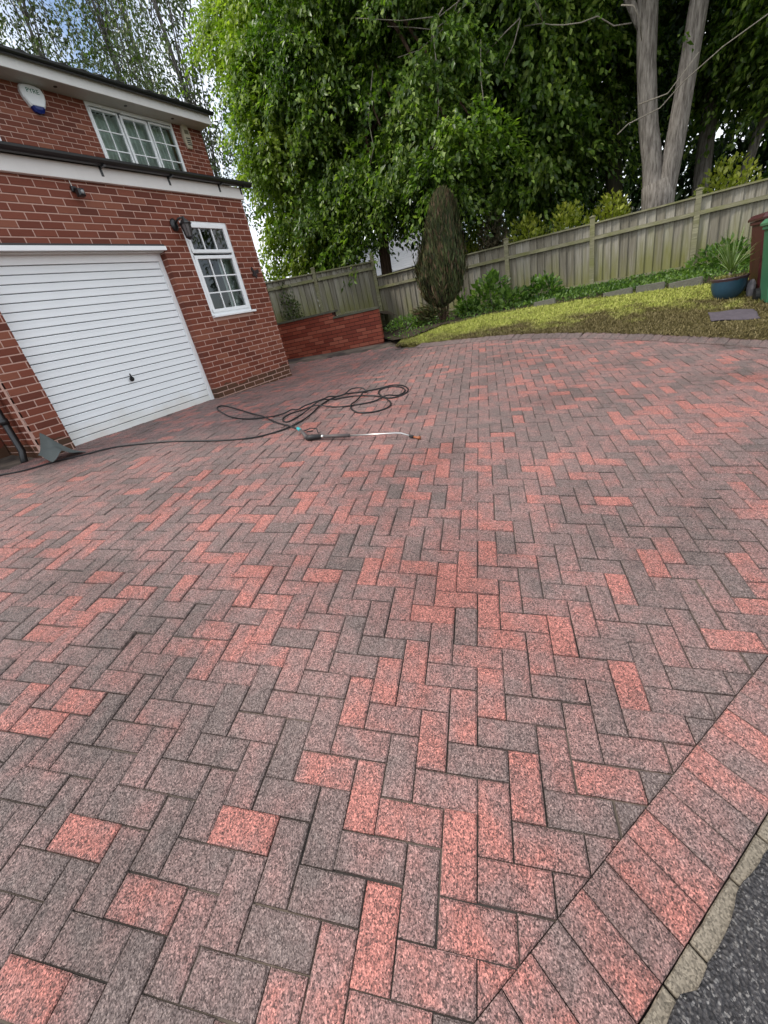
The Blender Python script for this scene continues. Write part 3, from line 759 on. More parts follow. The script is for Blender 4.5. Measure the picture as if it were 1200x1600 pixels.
# windows
def window(parent, x0, x1, z0, z1, Y, frames, name='window', fr=0.05, sill=True):
    """frames: list of (x0, x1, z0, z1, columns, rows) casements"""
    mb = MB(); y0, y1 = Y + .01, Y + .075
    mb.box(x0, x0 + fr, y0, y1, z0, z1).box(x1 - fr, x1, y0, y1, z0, z1).box(x0 + fr, x1 - fr, y0, y1, z1 - fr, z1).box(x0 + fr, x1 - fr, y0, y1, z0, z0 + fr)
    wo = mb.build(name, 'upvc', parent)
    if sill: MB().cbox(x0 - .0, x1 + .045, Y - .055, y1, z0 - .032, z0 - .002, .004).build('window_sill', 'upvc', wo)
    for (a, b, c, d, nx, nzr, cf) in frames:
        m2 = MB().cbox(a, b, y0 - .014, y1 - .01, c, c + cf, .004).cbox(a, b, y0 - .014, y1 - .01, d - cf, d, .004).cbox(a, a + cf, y0 - .0145, y1 - .0105, c, d, .004).cbox(b - cf, b, y0 - .0145, y1 - .0105, c, d, .004)
        co = m2.build('casement', 'upvc', wo)
        ga, gb, gc, gd_ = a + cf, b - cf, c + cf, d - cf; bw = .0085; px = (gb - ga) / nx; pz = (gd_ - gc) / nzr
        for i in range(1, nx): MB().box(ga + i * px - bw, ga + i * px + bw, y0 + .002, y0 + .03, gc, gd_).build('glazing_bar', 'upvc', wo)
        for j in range(1, nzr): MB().box(ga, gb, y0 + .0035, y0 + .0315, gc + j * pz - bw, gc + j * pz + bw).build('glazing_bar', 'upvc', wo)
        for i in range(nx):
            for j in range(nzr):
                e = .0095 if True else 0
                ex0 = ga + i * px + (bw if i else 0); ex1 = ga + (i + 1) * px - (bw if i < nx - 1 else 0); ez0 = gc + j * pz + (bw if j else 0); ez1 = gc + (j + 1) * pz - (bw if j < nzr - 1 else 0)
                tl = random.gauss(0, .0012)
                MB().add([(ex0, y0 + .016 - tl, ez0), (ex1, y0 + .016 + tl, ez0), (ex1, y0 + .016 + tl, ez1), (ex0, y0 + .016 - tl, ez1)], [(0, 1, 2, 3)]).build('pane', 'glass', wo)
    return wo


w1 = window(house, 4.632, 5.448, 0.40, 1.608, YW, [(4.668, 5.412, 1.215, 1.572, 3, 1, .045), (4.668, 5.412, 0.437, 1.185, 3, 3, .045)])
w1['label'] = 'tall white window beside the garage door with a small top light'
w2 = window(house, WX0 + .004, WX1 - .004, 3.20, UZ - .035, YU - .02, [(WX0 + .03, 6.63, 3.24, 4.13, 2, 3, .03), (6.66, 7.22, 3.24, 4.12, 2, 3, .045), (7.25, WX1 - .03, 3.24, 4.13, 2, 3, .03)], sill=False)
w2['label'] = 'wide white upstairs window of three casements'
MB().box(6.70, 7.18, YU - .03, YU - .005, 4.137, 4.163).build('trickle_vent', 'upvc', w2)
w3 = window(house, 3.2, 4.455, 3.20, UZ - .035, YU - .02, [(3.24, 4.42, 3.24, 4.16, 4, 3, .03)], sill=False)
# rooms behind the glass
MB().add([(4.3, YW + .26, -.2), (5.7, YW + .26, -.2), (5.7, YW + .85, -.2), (4.3, YW + .85, -.2), (4.3, YW + .26, 1.9), (5.7, YW + .26, 1.9), (5.7, YW + .85, 1.9), (4.3, YW + .85, 1.9)],
         [(0, 1, 2, 3), (4, 7, 6, 5), (3, 2, 6, 7), (1, 5, 6, 2), (0, 3, 7, 4)]).build('room', 'room', house)
MB().add([(UX0 + .3, YU + .26, 3), (UX1 - .3, YU + .26, 3), (UX1 - .3, YU + 2, 3), (UX0 + .3, YU + 2, 3), (UX0 + .3, YU + .26, 4.5), (UX1 - .3, YU + .26, 4.5), (UX1 - .3, YU + 2, 4.5), (UX0 + .3, YU + 2, 4.5)],
         [(0, 1, 2, 3), (4, 7, 6, 5), (3, 2, 6, 7), (1, 5, 6, 2), (0, 3, 7, 4)]).build('room', 'room', house)


def drape(name, x0, x1, z0, z1, Y, label, amp=.022, per=.085, mat='curtain'):
    n = int((x1 - x0) / per * 8); v = []; f = []
    for i in range(n + 1):
        x_ = x0 + (x1 - x0) * i / n; y_ = Y + amp * math.sin(2 * math.pi * (x_ - x0) / per + 0.6 * math.sin(x_ * 9)); v += [(x_, y_, z0), (x_, y_ + .004, z1)]
    for i in range(n): f.append((2 * i, 2 * i + 2, 2 * i + 3, 2 * i + 1))
    return tag(MB().add(v, f).build(name, mat, None, True), label, 'curtain')


drape('curtain', WX0 - .05, WX1 + .05, 3.1, 4.15, YU + .17, 'pale green net curtain behind the upstairs window')
drape('curtain', 5.22, 5.50, .35, 1.2, YW + .17, 'pale curtain edge at the right of the lower window', .012, .06)
pl = thing('house_plant', (4.93, YW + .45, -.2), 'leafy house plant standing behind the lower window', 'plant')
MB().lathe([(.07, 0), (.09, .18), (.085, .19)], 4.93, YW + .45, -.2, 16).build('pot', plain('plant_pot', (.25, .12, .07)), pl)
P = np.tile(np.array((4.93, YW + .40, .1)), (60, 1)) + rng.normal(size=(60, 3)) * .03; D = unit(rng.normal(size=(60, 3)) * (1, .5, .3) + (0, 0, .9))
V, F = leaves(P, D, .38 + .2 * rng.random(60), np.full(60, .022)); np_mesh('foliage', V, F, 'leaf_bed', pl, tuple(pl.location))
MB().box(4.2, 5.7, YW + .30, YW + .84, -.22, -.201).build('room_shelf', 'room', house)

# drainpipe at the left corner
MB().tube([(1.72, YW + .30, 2.0), (1.72, YW + .30, -.60), (1.66, YW + .22, -.72)], .034, 12).tube([(1.72, YW + .30, .9), (1.72, YW + .30, .96)], .041, 12).tube([(1.72, YW + .30, -.3), (1.72, YW + .30, -.24)], .041, 12).build('drainpipe', 'black', house, True)
MB().box(0.6, 1.79, YW + .95, YW + 1.05, -1, 1.9).build('side_wall', 'brick', house)

# things fixed to the house
ab = thing('alarm_box', (5.21, YU - .08, 4.03), 'white shield-shaped alarm box with a blue lower lens and green lettering', 'alarm box')
ax, az = 5.21, 4.03
sh = [(-.125, .19), (-.06, .215), (.0, .222), (.06, .215), (.125, .19), (.145, .10), (.135, .0), (.085, -.13), (-.085, -.13), (-.135, .0), (-.145, .10)]


def shield(pts, s, y0, y1, ymid, mat, name, par, sx=1.0):
    n = len(pts); v = [(ax + x_ * sx, y1, az + z_) for x_, z_ in pts] + [(ax + x_ * sx, y0 + .02, az + z_) for x_, z_ in pts] + [(ax + x_ * s * sx, y0, az + .03 + (z_ - .03) * s) for x_, z_ in pts]
    f = [tuple(2 * n + i for i in range(n))[::-1]]
    for i in range(n):
        j = (i + 1) % n; f += [(i, n + i, n + j, j), (n + i, 2 * n + i, 2 * n + j, n + j)]
    return MB().add(v, f).build(name, mat, par)


sh = [(a * 1.2, b * .8) for a, b in sh]
shield(sh, .88, YU - .075, YU, 0, 'upvc', 'cover', ab)
v = [(-.0995, -.1055), (.0995, -.1055), (.064, -.165), (.0, -.18), (-.064, -.165)]
shield(v, .8, YU - .07, YU, 0, plain('blue_lens', (.008, .02, .16), .2, .5), 'lens', ab)
tx = bpy.data.curves.new('lettering', 'FONT'); tx.body = 'PYRE'; tx.size = .085; tx.align_x = 'CENTER'; tx.extrude = .001
tx.materials.append(plain('green_print', (.02, .17, .10), .5)); to = bpy.data.objects.new('lettering_curve', tx); COL.objects.link(to); bpy.context.view_layer.update()
me = bpy.data.meshes.new_from_object(to.evaluated_get(bpy.context.evaluated_depsgraph_get())); bpy.data.objects.remove(to); me.name = 'lettering'
to = bpy.data.objects.new('lettering', me); COL.objects.link(to)
to.parent = ab; to.location = Vector((ax, YU - .0768, az + .06)) - Vector(ab.location); to.rotation_euler = (math.radians(90), 0, 0)

ax, az = 8.11, 4.04
sb = thing('siren_box', (ax, YU - .05, az), 'cream weathered siren box with louvred slots under the eaves', 'siren box')
sh2 = [(-.09, .10), (-.06, .19), (.0, .21), (.06, .19), (.09, .10), (.095, 0), (.085, -.13), (.05, -.22), (-.05, -.22), (-.085, -.13), (-.095, 0)]
shield(sh2, .86, YU - .06, YU, 0, plain('aged_cream', (.52, .46, .34), .6), 'cover', sb)
for i in range(4): MB().box(ax - .055, ax + .055, YU - .064, YU - .06, az - .06 - i * .036, az - .042 - i * .036).build('louvre_slot', 'dark', sb)
MB().box(ax - .05, ax + .05, YU - .063, YU - .06, az + .02, az + .09).build('badge', plain('badge', (.16, .14, .09)), sb)

# carriage lamp between door and window
la = thing('wall_lantern', (4.545, YW, 1.36), 'old black carriage lantern on the wall by the lower window', 'lamp')
lx, ly = 4.60, YW - .13
b = MB().lathe([(.05, 0), (.058, .01), (.058, .02), (.03, .035)], 0, 0, 0, 14)
mb = MB(); mb.add([(4.515 + x_, YW - z_, 1.545 + y_ * 1.3) for x_, y_, z_ in b.v], b.f); mb.build('back_plate', 'black', la, True)
MB().tube([(4.52, YW - .03, 1.55), (4.55, YW - .09, 1.60), (4.585, YW - .12, 1.605), (lx, ly, 1.575)], .013, 8).build('arm', 'black', la, True)
MB().lathe([(.012, .12), (.02, .10), (.045, .075), (.072, .05), (.085, .035), (.078, .028), (.01, .03)], lx, ly, 1.495, 8).build('hood', 'black', la)
MB().lathe([(.062, .15), (.045, 0.01), (.03, 0)], lx, ly, 1.375, 8).build('lantern_glass', plain('smoky_glass', (.10, .085, .085), .15, .6), la)
fm = MB()
for j in range(8):
    t = 2 * math.pi * j / 8; fm.tube([(lx + .066 * math.cos(t), ly + .066 * math.sin(t), 1.527), (lx + .047 * math.cos(t), ly + .047 * math.sin(t), 1.383)], .0045, 5)
fm.lathe([(.05, .012), (.052, 0), (.03, -.015), (.01, -.03)], lx, ly, 1.375, 8); fm.build('frame', 'black', la)
# motion sensor
se = thing('motion_sensor', (3.37, YW - .04, 1.80), 'small black motion sensor under the lower fascia', 'sensor')
MB().cbox(3.335, 3.395, YW - .03, YW, 1.815, 1.865, .006).tube([(3.365, YW - .03, 1.84), (3.37, YW - .06, 1.82)], .014, 8).build('bracket', 'black', se)
mb = MB(); mb.cbox(3.345, 3.415, YW - .12, YW - .05, 1.755, 1.825, .012); so_ = mb.build('housing', 'black', se)
MB().lathe([(.018, 0), (.016, .006), (.008, .010)], 0, 0, 0, 12)
q = MB().lathe([(.018, 0), (.016, .006), (.008, .010)], 0, 0, 0, 12); mb = MB(); mb.add([(3.383 + x_, YW - .121 - z_, 1.79 + y_) for x_, y_, z_ in q.v], q.f); mb.build('lens', plain('sensor_lens', (.35, .36, .36), .3), se)
MB().tube([(3.36, YW - .012, 1.86), (3.352, YW - .012, 1.90), (3.357, YW - .01, 1.93)], .004, 6).build('cable', 'fascia', se)
# butterfly ornament
bf = thing('butterfly_ornament', (5.74, YW - .01, .92), 'dark metal butterfly ornament on the brick near the corner', 'ornament')
for sx in (-1, 1):
    pts = [(0, .0), (.02 * sx, .05), (.055 * sx, .075), (.078 * sx, .05), (.07 * sx, .015), (.035 * sx, -.005)]
    pts2 = [(0, -.004), (.035 * sx, -.008), (.055 * sx, -.035), (.04 * sx, -.07), (.015 * sx, -.055)]
    for pp in (pts, pts2):
        n = len(pp); rot = math.radians(-20); pr_ = [(x_ * math.cos(rot) - z_ * math.sin(rot), x_ * math.sin(rot) + z_ * math.cos(rot)) for x_, z_ in pp]
        v = [(5.74 + x_, YW - .012 - abs(x_) * .25, .92 + z_) for x_, z_ in pr_] + [(5.74 + x_, YW - .005 - abs(x_) * .25, .92 + z_) for x_, z_ in pr_]
        MB().add(v, [tuple(range(n)), tuple(range(2 * n - 1, n - 1, -1))] + [(i, (i + 1) % n, n + (i + 1) % n, n + i) for i in range(n)]).build('wing', plain('rusty_iron', (.035, .022, .022), .7), bf)
MB().tube([(5.725, YW - .01, .87), (5.74, YW - .012, .92), (5.75, YW - .012, .965)], [.004, .008, .005], 8).build('body', 'black', bf)

# crumpled slate-grey sheet leaning at the foot of the left pier
cx_, cy_ = 1.87, 5.27
V, F = grid(-.17, .17, 22, -.14, .14, 18, lambda X, Y: 0.24 * np.clip(1 - np.abs(X + .04) / .19, 0, 1) * (0.35 + 0.65 * np.clip((Y + .14) / .24, 0, 1)) * (1 + .18 * np.sin(X * 34 + Y * 21)) + .006)
V = V + np.c_[np.full(len(V), cx_), np.full(len(V), cy_), gz(V[:, 0] + cx_, V[:, 1] + cy_) + .002]
o = np_mesh('lead_sheet', V, F, plain('grey_lead', (.10, .115, .11), .75, .3, .2, 12), None, (cx_, cy_, gzf(cx_, cy_)), True); tag(o, 'crumpled slate grey sheet lying at the foot of the left pier', 'sheet')

# ------------------------------------------------------------------ retaining wall
rw = thing('retaining_wall', (*WA, gzf(*WA)), 'low bright red brick retaining wall with stepped coping beside the house', 'wall')
wd = WB - WA; wl = float(np.linalg.norm(wd)); wd = wd / wl; wn = np.array((-wd[1], wd[0]))      # wn points away from the camera side?
if wn @ np.array((-1, -.4)) > 0: wn = -wn
LEN = 3.3


def wpt(s, d, z): p = WA + wd * s + wn * d; return (p[0], p[1], z)


def wbox(s0, s1, d0, d1, z0, z1): return ([wpt(s0, d0, z0), wpt(s1, d0, z0), wpt(s1, d1, z0), wpt(s0, d1, z0), wpt(s0, d0, z1), wpt(s1, d0, z1), wpt(s1, d1, z1), wpt(s0, d1, z1)],
                                        [(0, 3, 2, 1), (4, 5, 6, 7), (0, 1, 5, 4), (1, 2, 6, 5), (2, 3, 7, 6), (3, 0, 4, 7)])


STEP, ZR, ZL = 0.98, 0.005, 0.13
MB().add(*wbox(.006, STEP, .006, .21, -.95, ZR)).add(*wbox(STEP, LEN, .006, .21, -.95, ZL)).build('core', 'mortar_dark', rw)
ci = 0; z = -.90
while z < ZL - .02:
    a, b = z + .0055, z + .0695; s = -0.1125 if ci % 2 else 0.0
    while s < LEN:
        p, q = max(s + .004, 0), s + .2205
        if s < STEP and b > ZR: p = max(p, STEP)
        if q - p > .03:
            pr = random.gauss(0, .0016); v, f = wbox(p, q, -pr, .05, a, min(b, ZL if q > STEP else ZR)); MB().add(v, f).build('brick', 'brick_red', rw, loc=wpt(p, 0, a))
        if s <= 0.01: # return end
            v, f = wbox(-.003, .03, .055, .2, a, b)
            if b <= ZR: MB().add(v, f).build('brick', 'brick_red', rw, loc=wpt(0, .1, a))
        s += .225
    z += .075; ci += 1
k = NT('coping', .9); k.col(k.mix(k.noise(9, 5), (.13, .13, .085), (.055, .052, .045))); k.bump(k.noise(60, 4), .6, .01); M['coping'] = k.m
s = -.02
while s < LEN:
    e = min(s + .45, LEN); e = STEP + .03 if s < STEP - .05 and e > STEP - .1 else e
    zc = ZR if s < STEP - .05 else ZL; s_ = s if s != STEP + .03 else STEP - .05
    v, f = wbox(s_ + .002, e - .002, -.03, .25, zc + .001, zc + .042); MB().add(v, f).build('coping_stone', 'coping', rw, loc=wpt(s_, 0, zc)); s = e
# raised soil behind it
V = np.array([wpt(.2, .2, -.02), wpt(LEN, .2, .08), (9.0, 11, .1), (11.9, 9.5, .05), (11.95, 6.6, -.1), (10.6, 5.6, -.25)]); o = np_mesh('raised_bed', V, np.array([(0, 1, 2), (0, 2, 3), (0, 3, 4), (0, 4, 5)]), 'soil')
tag(o, 'raised soil behind the red retaining wall', 'soil', kind='structure')

# ------------------------------------------------------------------ fence
fence = thing('timber_fence', (FX, 3.0, -.6), 'weathered timber fence with green algae running along the lawn', 'fence')
MP = {}


def fence_panel(fn, p0, p1, ztop, zbase, nb, par, rail_lo=.33):
    """vertical boards between two posts in plan; ztop/zbase functions of the way along (0..1)"""
    p0 = np.array(p0); p1 = np.array(p1); d = p1 - p0; L = np.linalg.norm(d); d = d / L; nn = np.array((d[1], -d[0]))
    if nn @ np.array((-1, -.3)) < 0: nn = -nn         # nn points to the camera side
    panel = None
    a0, a1 = .05, L - .05

    def q(s, off, z): r = p0 + d * s + nn * off; return (r[0], r[1], z)

    def slab(s0, s1, o0, o1, zf0, zf1):
        v = [q(s0, o0, zf0(s0)), q(s1, o0, zf0(s1)), q(s1, o1, zf0(s1)), q(s0, o1, zf0(s0)), q(s0, o0, zf1(s0)), q(s1, o0, zf1(s1)), q(s1, o1, zf1(s1)), q(s0, o1, zf1(s0))]
        return v, [(0, 3, 2, 1), (4, 5, 6, 7), (0, 1, 5, 4), (1, 2, 6, 5), (2, 3, 7, 6), (3, 0, 4, 7)]
    zt = lambda s: ztop(s / L); zb = lambda s: zbase(s / L)
    v, f = slab(a0, a1, -.035, .05, lambda s: zt(s) - .03, zt); panel = MB().add(v, f).build('fence_panel', 'rail', par, loc=q(L / 2, 0, zt(L / 2)))
    v, f = slab(a0, a1, 0.005, .05, lambda s: zt(s) - rail_lo, lambda s: zt(s) - rail_lo + .07); MB().add(v, f).build('rail', 'rail', panel, loc=q(L / 2, 0, zt(L / 2) - rail_lo))
    v, f = slab(a0, a1, 0.005, .044, lambda s: zb(s), lambda s: zb(s) + .055); MB().add(v, f).build('rail', 'rail', panel, loc=q(L / 2, 0, zb(L / 2)))
    v, f = slab(a0, a1, -.035, -.005, lambda s: zb(s) - .30, lambda s: zb(s) - .002); MB().add(v, f).build('gravel_board', 'rail', panel, loc=q(L / 2, 0, zb(L / 2)))
    w_ = (a1 - a0) / nb
    for i in range(nb):
        s0 = a0 + i * w_; s1 = min(s0 + w_ + .012, a1); off = random.uniform(-.003, .003)
        s0 = max(s0 - .012, a0); s1 = a0 + (i + 1) * w_ - .003
        v = [q(s0, -.036 + off, zb(s0)), q(s1, -.022 + off, zb(s1)), q(s1, off + .002, zb(s1)), q(s0, -.028 + off, zb(s0)), q(s0, -.036 + off, zt(s0) - .03), q(s1, -.022 + off, zt(s1) - .03), q(s1, off + .002, zt(s1) - .03), q(s0, -.028 + off, zt(s0) - .03)]
        MB().add(v, [(0, 3, 2, 1), (4, 5, 6, 7), (0, 1, 5, 4), (1, 2, 6, 5), (2, 3, 7, 6), (3, 0, 4, 7)]).build('board', 'fence', panel, loc=q((s0 + s1) / 2, 0, zb(s0)))


def fence_post(x, y, z0, z1, par, tw=0.0):
    h = .048; mb = MB(); mb.box(-h, h, -h, h, 0, z1 - z0)
    c_, s_ = math.cos(tw), math.sin(tw)
    o_ = MB().add([(x + a * c_ - b * s_, y + a * s_ + b * c_, z0 + c) for a, b, c in mb.v], mb.f).build('post', 'rail', par, loc=(x, y, z0))
    e = .062; mb = MB(); mb.add([(-e, -e, 0), (e, -e, 0), (e, e, 0), (-e, e, 0), (-e, -e, .018), (e, -e, .018), (e, e, .018), (-e, e, .018), (0, 0, .04)],
                                [(0, 3, 2, 1), (0, 1, 5, 4), (1, 2, 6, 5), (2, 3, 7, 6), (3, 0, 4, 7), (4, 5, 8), (5, 6, 8), (6, 7, 8), (7, 4, 8)])
    MB().add([(x + a * c_ - b * s_, y + a * s_ + b * c_, z1 + c + .001) for a, b, c in mb.v], mb.f).build('post_cap', 'rail', o_, loc=(x, y, z1))


py = [6.78, 4.885, 2.985, 1.087, -0.80, -2.70, -4.60]


def ft(y): return np.interp(y, [-4.6, -.8, 1.09, 2.99, 6.78], [.68, .715, .735, .775, .84])


def fb(y): return np.interp(y, [-4.6, -.8, 1.09, 2.99, 6.78], [-.60, -.55, -.50, -.49, -.40])


for a, b in zip(py[:-1], py[1:]):
    fence_panel('p', (FX, a), (FX, b), lambda t, a=a, b=b: float(ft(a + (b - a) * t)), lambda t, a=a, b=b: float(fb(a + (b - a) * t)), 11, fence)
for i, y in enumerate(py[1:]): fence_post(FX, y, -.95, float(ft(y)) + .10, fence)
fence2 = thing('timber_fence', (11.0, 7.3, 0), 'taller timber fence with yellow green algae above the red retaining wall', 'fence')
d2 = np.array((-.867, .5)); PB = np.array((FX, 6.78)); PA = np.array((10.27, 7.72)); PC = PA + (PA - PB) / np.linalg.norm(PA - PB) * 1.9
fence_panel('p', tuple(PB), tuple(PA), lambda t: 1.25 - .04 * t, lambda t: .02 + .06 * t, 11, fence2, .215)
fence_panel('p', tuple(PA), tuple(PC), lambda t: 1.21 - .04 * t, lambda t: .08 + .06 * t, 11, fence2, .215)
fence_post(*PB, -.6, 1.42, fence2, .25); fence_post(*PA, -.3, 1.30, fence2, .5); fence_post(*PC, -.3, 1.28, fence2, .5)


# ------------------------------------------------------------------ pressure washer lance and hose
HOSE = [(1.117, 5.789), (1.358, 5.528), (1.501, 5.343), (1.772, 5.20), (1.978, 5.04), (2.223, 4.85), (2.439, 4.336), (2.516, 3.953), (2.592, 3.549), (2.725, 3.231), (2.96, 3.071), (3.246, 3.046), (3.521, 3.109), (3.751, 3.189), (4.016, 3.219), (4.23, 3.141), (4.322, 2.938), (4.454, 2.771), (4.59, 2.66), (4.564, 2.494), (4.39, 2.34), (4.194, 2.312), (4.067, 2.413), (4.141, 2.572), (4.323, 2.708), (4.477, 2.692), (4.527, 2.564), (4.391, 2.383), (4.173, 2.352), (4.048, 2.487), (3.871, 2.614), (3.719, 2.864), (3.666, 3.192), (3.512, 3.365), (3.331, 3.374), (3.211, 3.289), (3.193, 3.19), (3.408, 3.204), (3.783, 3.213), (4.015, 3.121), (4.137, 2.955), (4.143, 2.687), (4.023, 2.448), (3.869, 2.301), (3.711, 2.281), (3.586, 2.367), (3.552, 2.529), (3.666, 2.692), (3.837, 2.774), (4.146, 2.832), (4.296, 2.867), (4.302, 3.041), (4.097, 3.148), (3.783, 3.213), (3.536, 3.308), (3.435, 3.415), (3.284, 3.675), (3.234, 3.907), (3.31, 4.241), (3.553, 4.722), (3.704, 4.938), (3.787, 4.9), (3.567, 4.321), (3.326, 3.747), (3.146, 3.324), (3.009, 2.992), (2.931, 2.835)]
H = np.array(HOSE); pts = []
for i in range(len(H) - 1):
    p0, p1, p2, p3 = H[max(i - 1, 0)], H[i], H[i + 1], H[min(i + 2, len(H) - 1)]
    for t in np.linspace(0, 1, 6, endpoint=False): pts.append(.5 * ((2 * p1) + (-p0 + p2) * t + (2 * p0 - 5 * p1 + 4 * p2 - p3) * t * t + (-p0 + 3 * p1 - 3 * p2 + p3) * t ** 3))
pts.append(H[-1]); pts = np.array(pts); n = len(pts)
lift = np.zeros(n)                                    # later turns ride over earlier ones
for i in range(n):
    dd = np.hypot(*(pts[:max(i - 9, 0)] - pts[i]).T) if i > 9 else np.array([9.0])
    if dd.min() < .03: lift[i] = .016 + lift[int(dd.argmin())] * .9
kk = np.array([1, 2, 4, 6, 8, 6, 4, 2, 1.]); kk /= 8.0; lift = np.minimum(np.convolve(lift, kk, 'same'), .05)
hz = gz(pts[:, 0], pts[:, 1]) + .0085 + lift; hz[-8:] += np.linspace(0, .03, 8)
o = MB().tube([(p[0], p[1], z) for p, z in zip(pts, hz)], .0082, 8).build('hose', 'rubber', None, True)
tag(o, 'long black pressure washer hose lying in loops on the paving', 'hose')

ln = thing('pressure_washer_lance', (2.86, 2.2, gzf(2.86, 2.2)), 'pressure washer gun and lance lying on the block paving', 'lance')


def G(x, y, h): return (x, y, gzf(x, y) + h)


MB().tube([G(2.935, 2.845, .04), G(2.885, 2.77, .045)], .016, 12).build('hose_connector', plain('turquoise', (.03, .42, .46), .4), ln, True)
gm = plain('grey_brown_plastic', (.10, .085, .082), .5); dm = plain('dark_grey_plastic', (.028, .027, .028), .5)
MB().tube([G(2.888, 2.775, .045), G(2.83, 2.69, .035), G(2.765, 2.60, .024)], [.013, .017, .02], 10).build('grip', gm, ln, True)
MB().tube([G(2.752, 2.60, .024), G(2.775, 2.55, .03), G(2.80, 2.46, .034)], [.020, .027, .019], 12).build('gun_body', dm, ln, True)
MB().tube([G(2.86, 2.70, .05), G(2.89, 2.64, .07), G(2.88, 2.56, .075), G(2.84, 2.52, .05)], .006, 6).tube([G(2.845, 2.66, .05), G(2.86, 2.60, .055)], .008, 6).build('trigger_guard', dm, ln, True)
MB().tube([G(2.80, 2.462, .034), G(2.806, 2.435, .034)], .017, 12).build('collar', plain('chrome', (.6, .6, .58), .25, .5, .05, 14, .9), ln, True)
MB().tube([G(2.807, 2.434, .034), G(2.868, 2.19, .036)], .0165, 12).build('sleeve', gm, ln, True)
MB().tube([G(2.868, 2.192, .036), G(2.985, 1.79, .045), G(3.0, 1.74, .043), G(3.005, 1.66, .024)], .0075, 10).build('tube', plain('zinc', (.62, .62, .6), .28, .5, .05, 14, .85), ln, True)
MB().tube([G(3.005, 1.664, .025), G(3.006, 1.63, .018)], .013, 10).build('nozzle_collar', dm, ln, True)
MB().tube([G(3.006, 1.632, .018), G(3.007, 1.60, .014), G(3.007, 1.585, .014), G(3.007, 1.565, .016)], [.009, .009, .014, .013], 10).build('nozzle', plain('copper_orange', (.36, .12, .05), .4), ln, True)

# ------------------------------------------------------------------ lawn things
px, pyy = 8.6, -1.07; pz = float(lawn_z(np.array(px), np.array(pyy)))
pot = thing('plant_pot', (px, pyy, pz), 'wide glazed blue pot on the grass holding a spiky plant', 'pot')
k = NT('blue_glaze', .3, .5); k.col(k.mix(k.ramp(k.math('ADD', k.sep(2), k.math('MULTIPLY', k.noise(9, 3), .06)), [(0, (1, 1, 1)), (1, (0, 0, 0))]) if False else k.math('GREATER_THAN', k.math('ADD', k.sep(2), k.math('MULTIPLY', k.noise(11, 4), .05)), pz + .275), k.mix(k.noise(12, 4), (.018, .045, .075), (.035, .085, .12)), (.06, .035, .04))); M['glaze'] = k.m
MB().lathe([(.11, 0), (.15, .03), (.19, .10), (.212, .18), (.216, .25), (.224, .275), (.232, .29), (.226, .30), (.205, .295), (.198, .25)], px, pyy, pz - .005, 32).build('bowl', 'glaze', pot, True)
MB().lathe([(.197, .262), (.1, .275), (.01, .28)], px, pyy, pz - .005, 24).build('soil', 'soil', pot)
n = 900; a = rng.random(n) * 2 * math.pi; r = .19 * np.sqrt(rng.random(n)); P = np.c_[px + r * np.cos(a), pyy + r * np.sin(a), np.full(n, pz + .265)]
V, F = leaves(P, rng.normal(size=(n, 3)) * .6 + (0, 0, 1), .03 + .05 * rng.random(n), np.full(n, .005)); tag(np_mesh('pot_weeds', V, F, 'grass', pot, (px, pyy, pz)), kind='stuff')
cord = thing('spiky_plant', (px, pyy, pz + .27), 'spiky cordyline with long arching blades growing from the blue pot', 'plant')
MB().tube([(px, pyy, pz + .25), (px + .005, pyy, pz + .36)], [.022, .018], 8).build('stem', 'twig', cord)
for i in range(58):
    az_ = random.random() * 2 * math.pi; el = random.uniform(.25, 1.5); L = random.uniform(.38, .62)
    d = Vector((math.cos(az_) * math.cos(el), math.sin(az_) * math.cos(el), math.sin(el))); s_ = d.cross(Vector((0, 0, 1))).normalized(); v = []; f = []
    p = Vector((px, pyy, pz + .33 + random.uniform(0, .05)))
    for j in range(7):
        wj = .008 * (1 - (j / 6) ** 2) + .001; v += [p + s_ * wj, p - s_ * wj]; p = p + d * (L / 6); d = (d + Vector((0, 0, -.045 * j * (1.6 - el)))).normalized()
    for j in range(6): f.append((2 * j, 2 * j + 1, 2 * j + 3, 2 * j + 2))
    MB().add(v, f).build('blade', 'leaf_cord', cord, True, loc=(px, pyy, pz + .3))
# small stone leaning behind the pot
sx_, sy_ = 8.55, -1.33; szz = float(lawn_z(np.array(sx_), np.array(sy_)))
bm = bmesh.new(); bmesh.ops.create_icosphere(bm, subdivisions=2, radius=.1)
for v_ in bm.verts: v_.co = Vector((v_.co.x * .5, v_.co.y * .55, v_.co.z * 1.35)) * (1 + .12 * math.sin(v_.co.x * 50 + v_.co.z * 37))
me = bpy.data.meshes.new('garden_stone'); bm.to_mesh(me); bm.free(); me.materials.append(plain('pale_stone', (.19, .18, .19), .8, .2, .2, 20))
o = bpy.data.objects.new('garden_stone', me); COL.objects.link(o); o.location = (sx_, sy_, szz + .11); tag(o, 'pale grey stone standing between the blue pot and the maroon bin', 'stone')


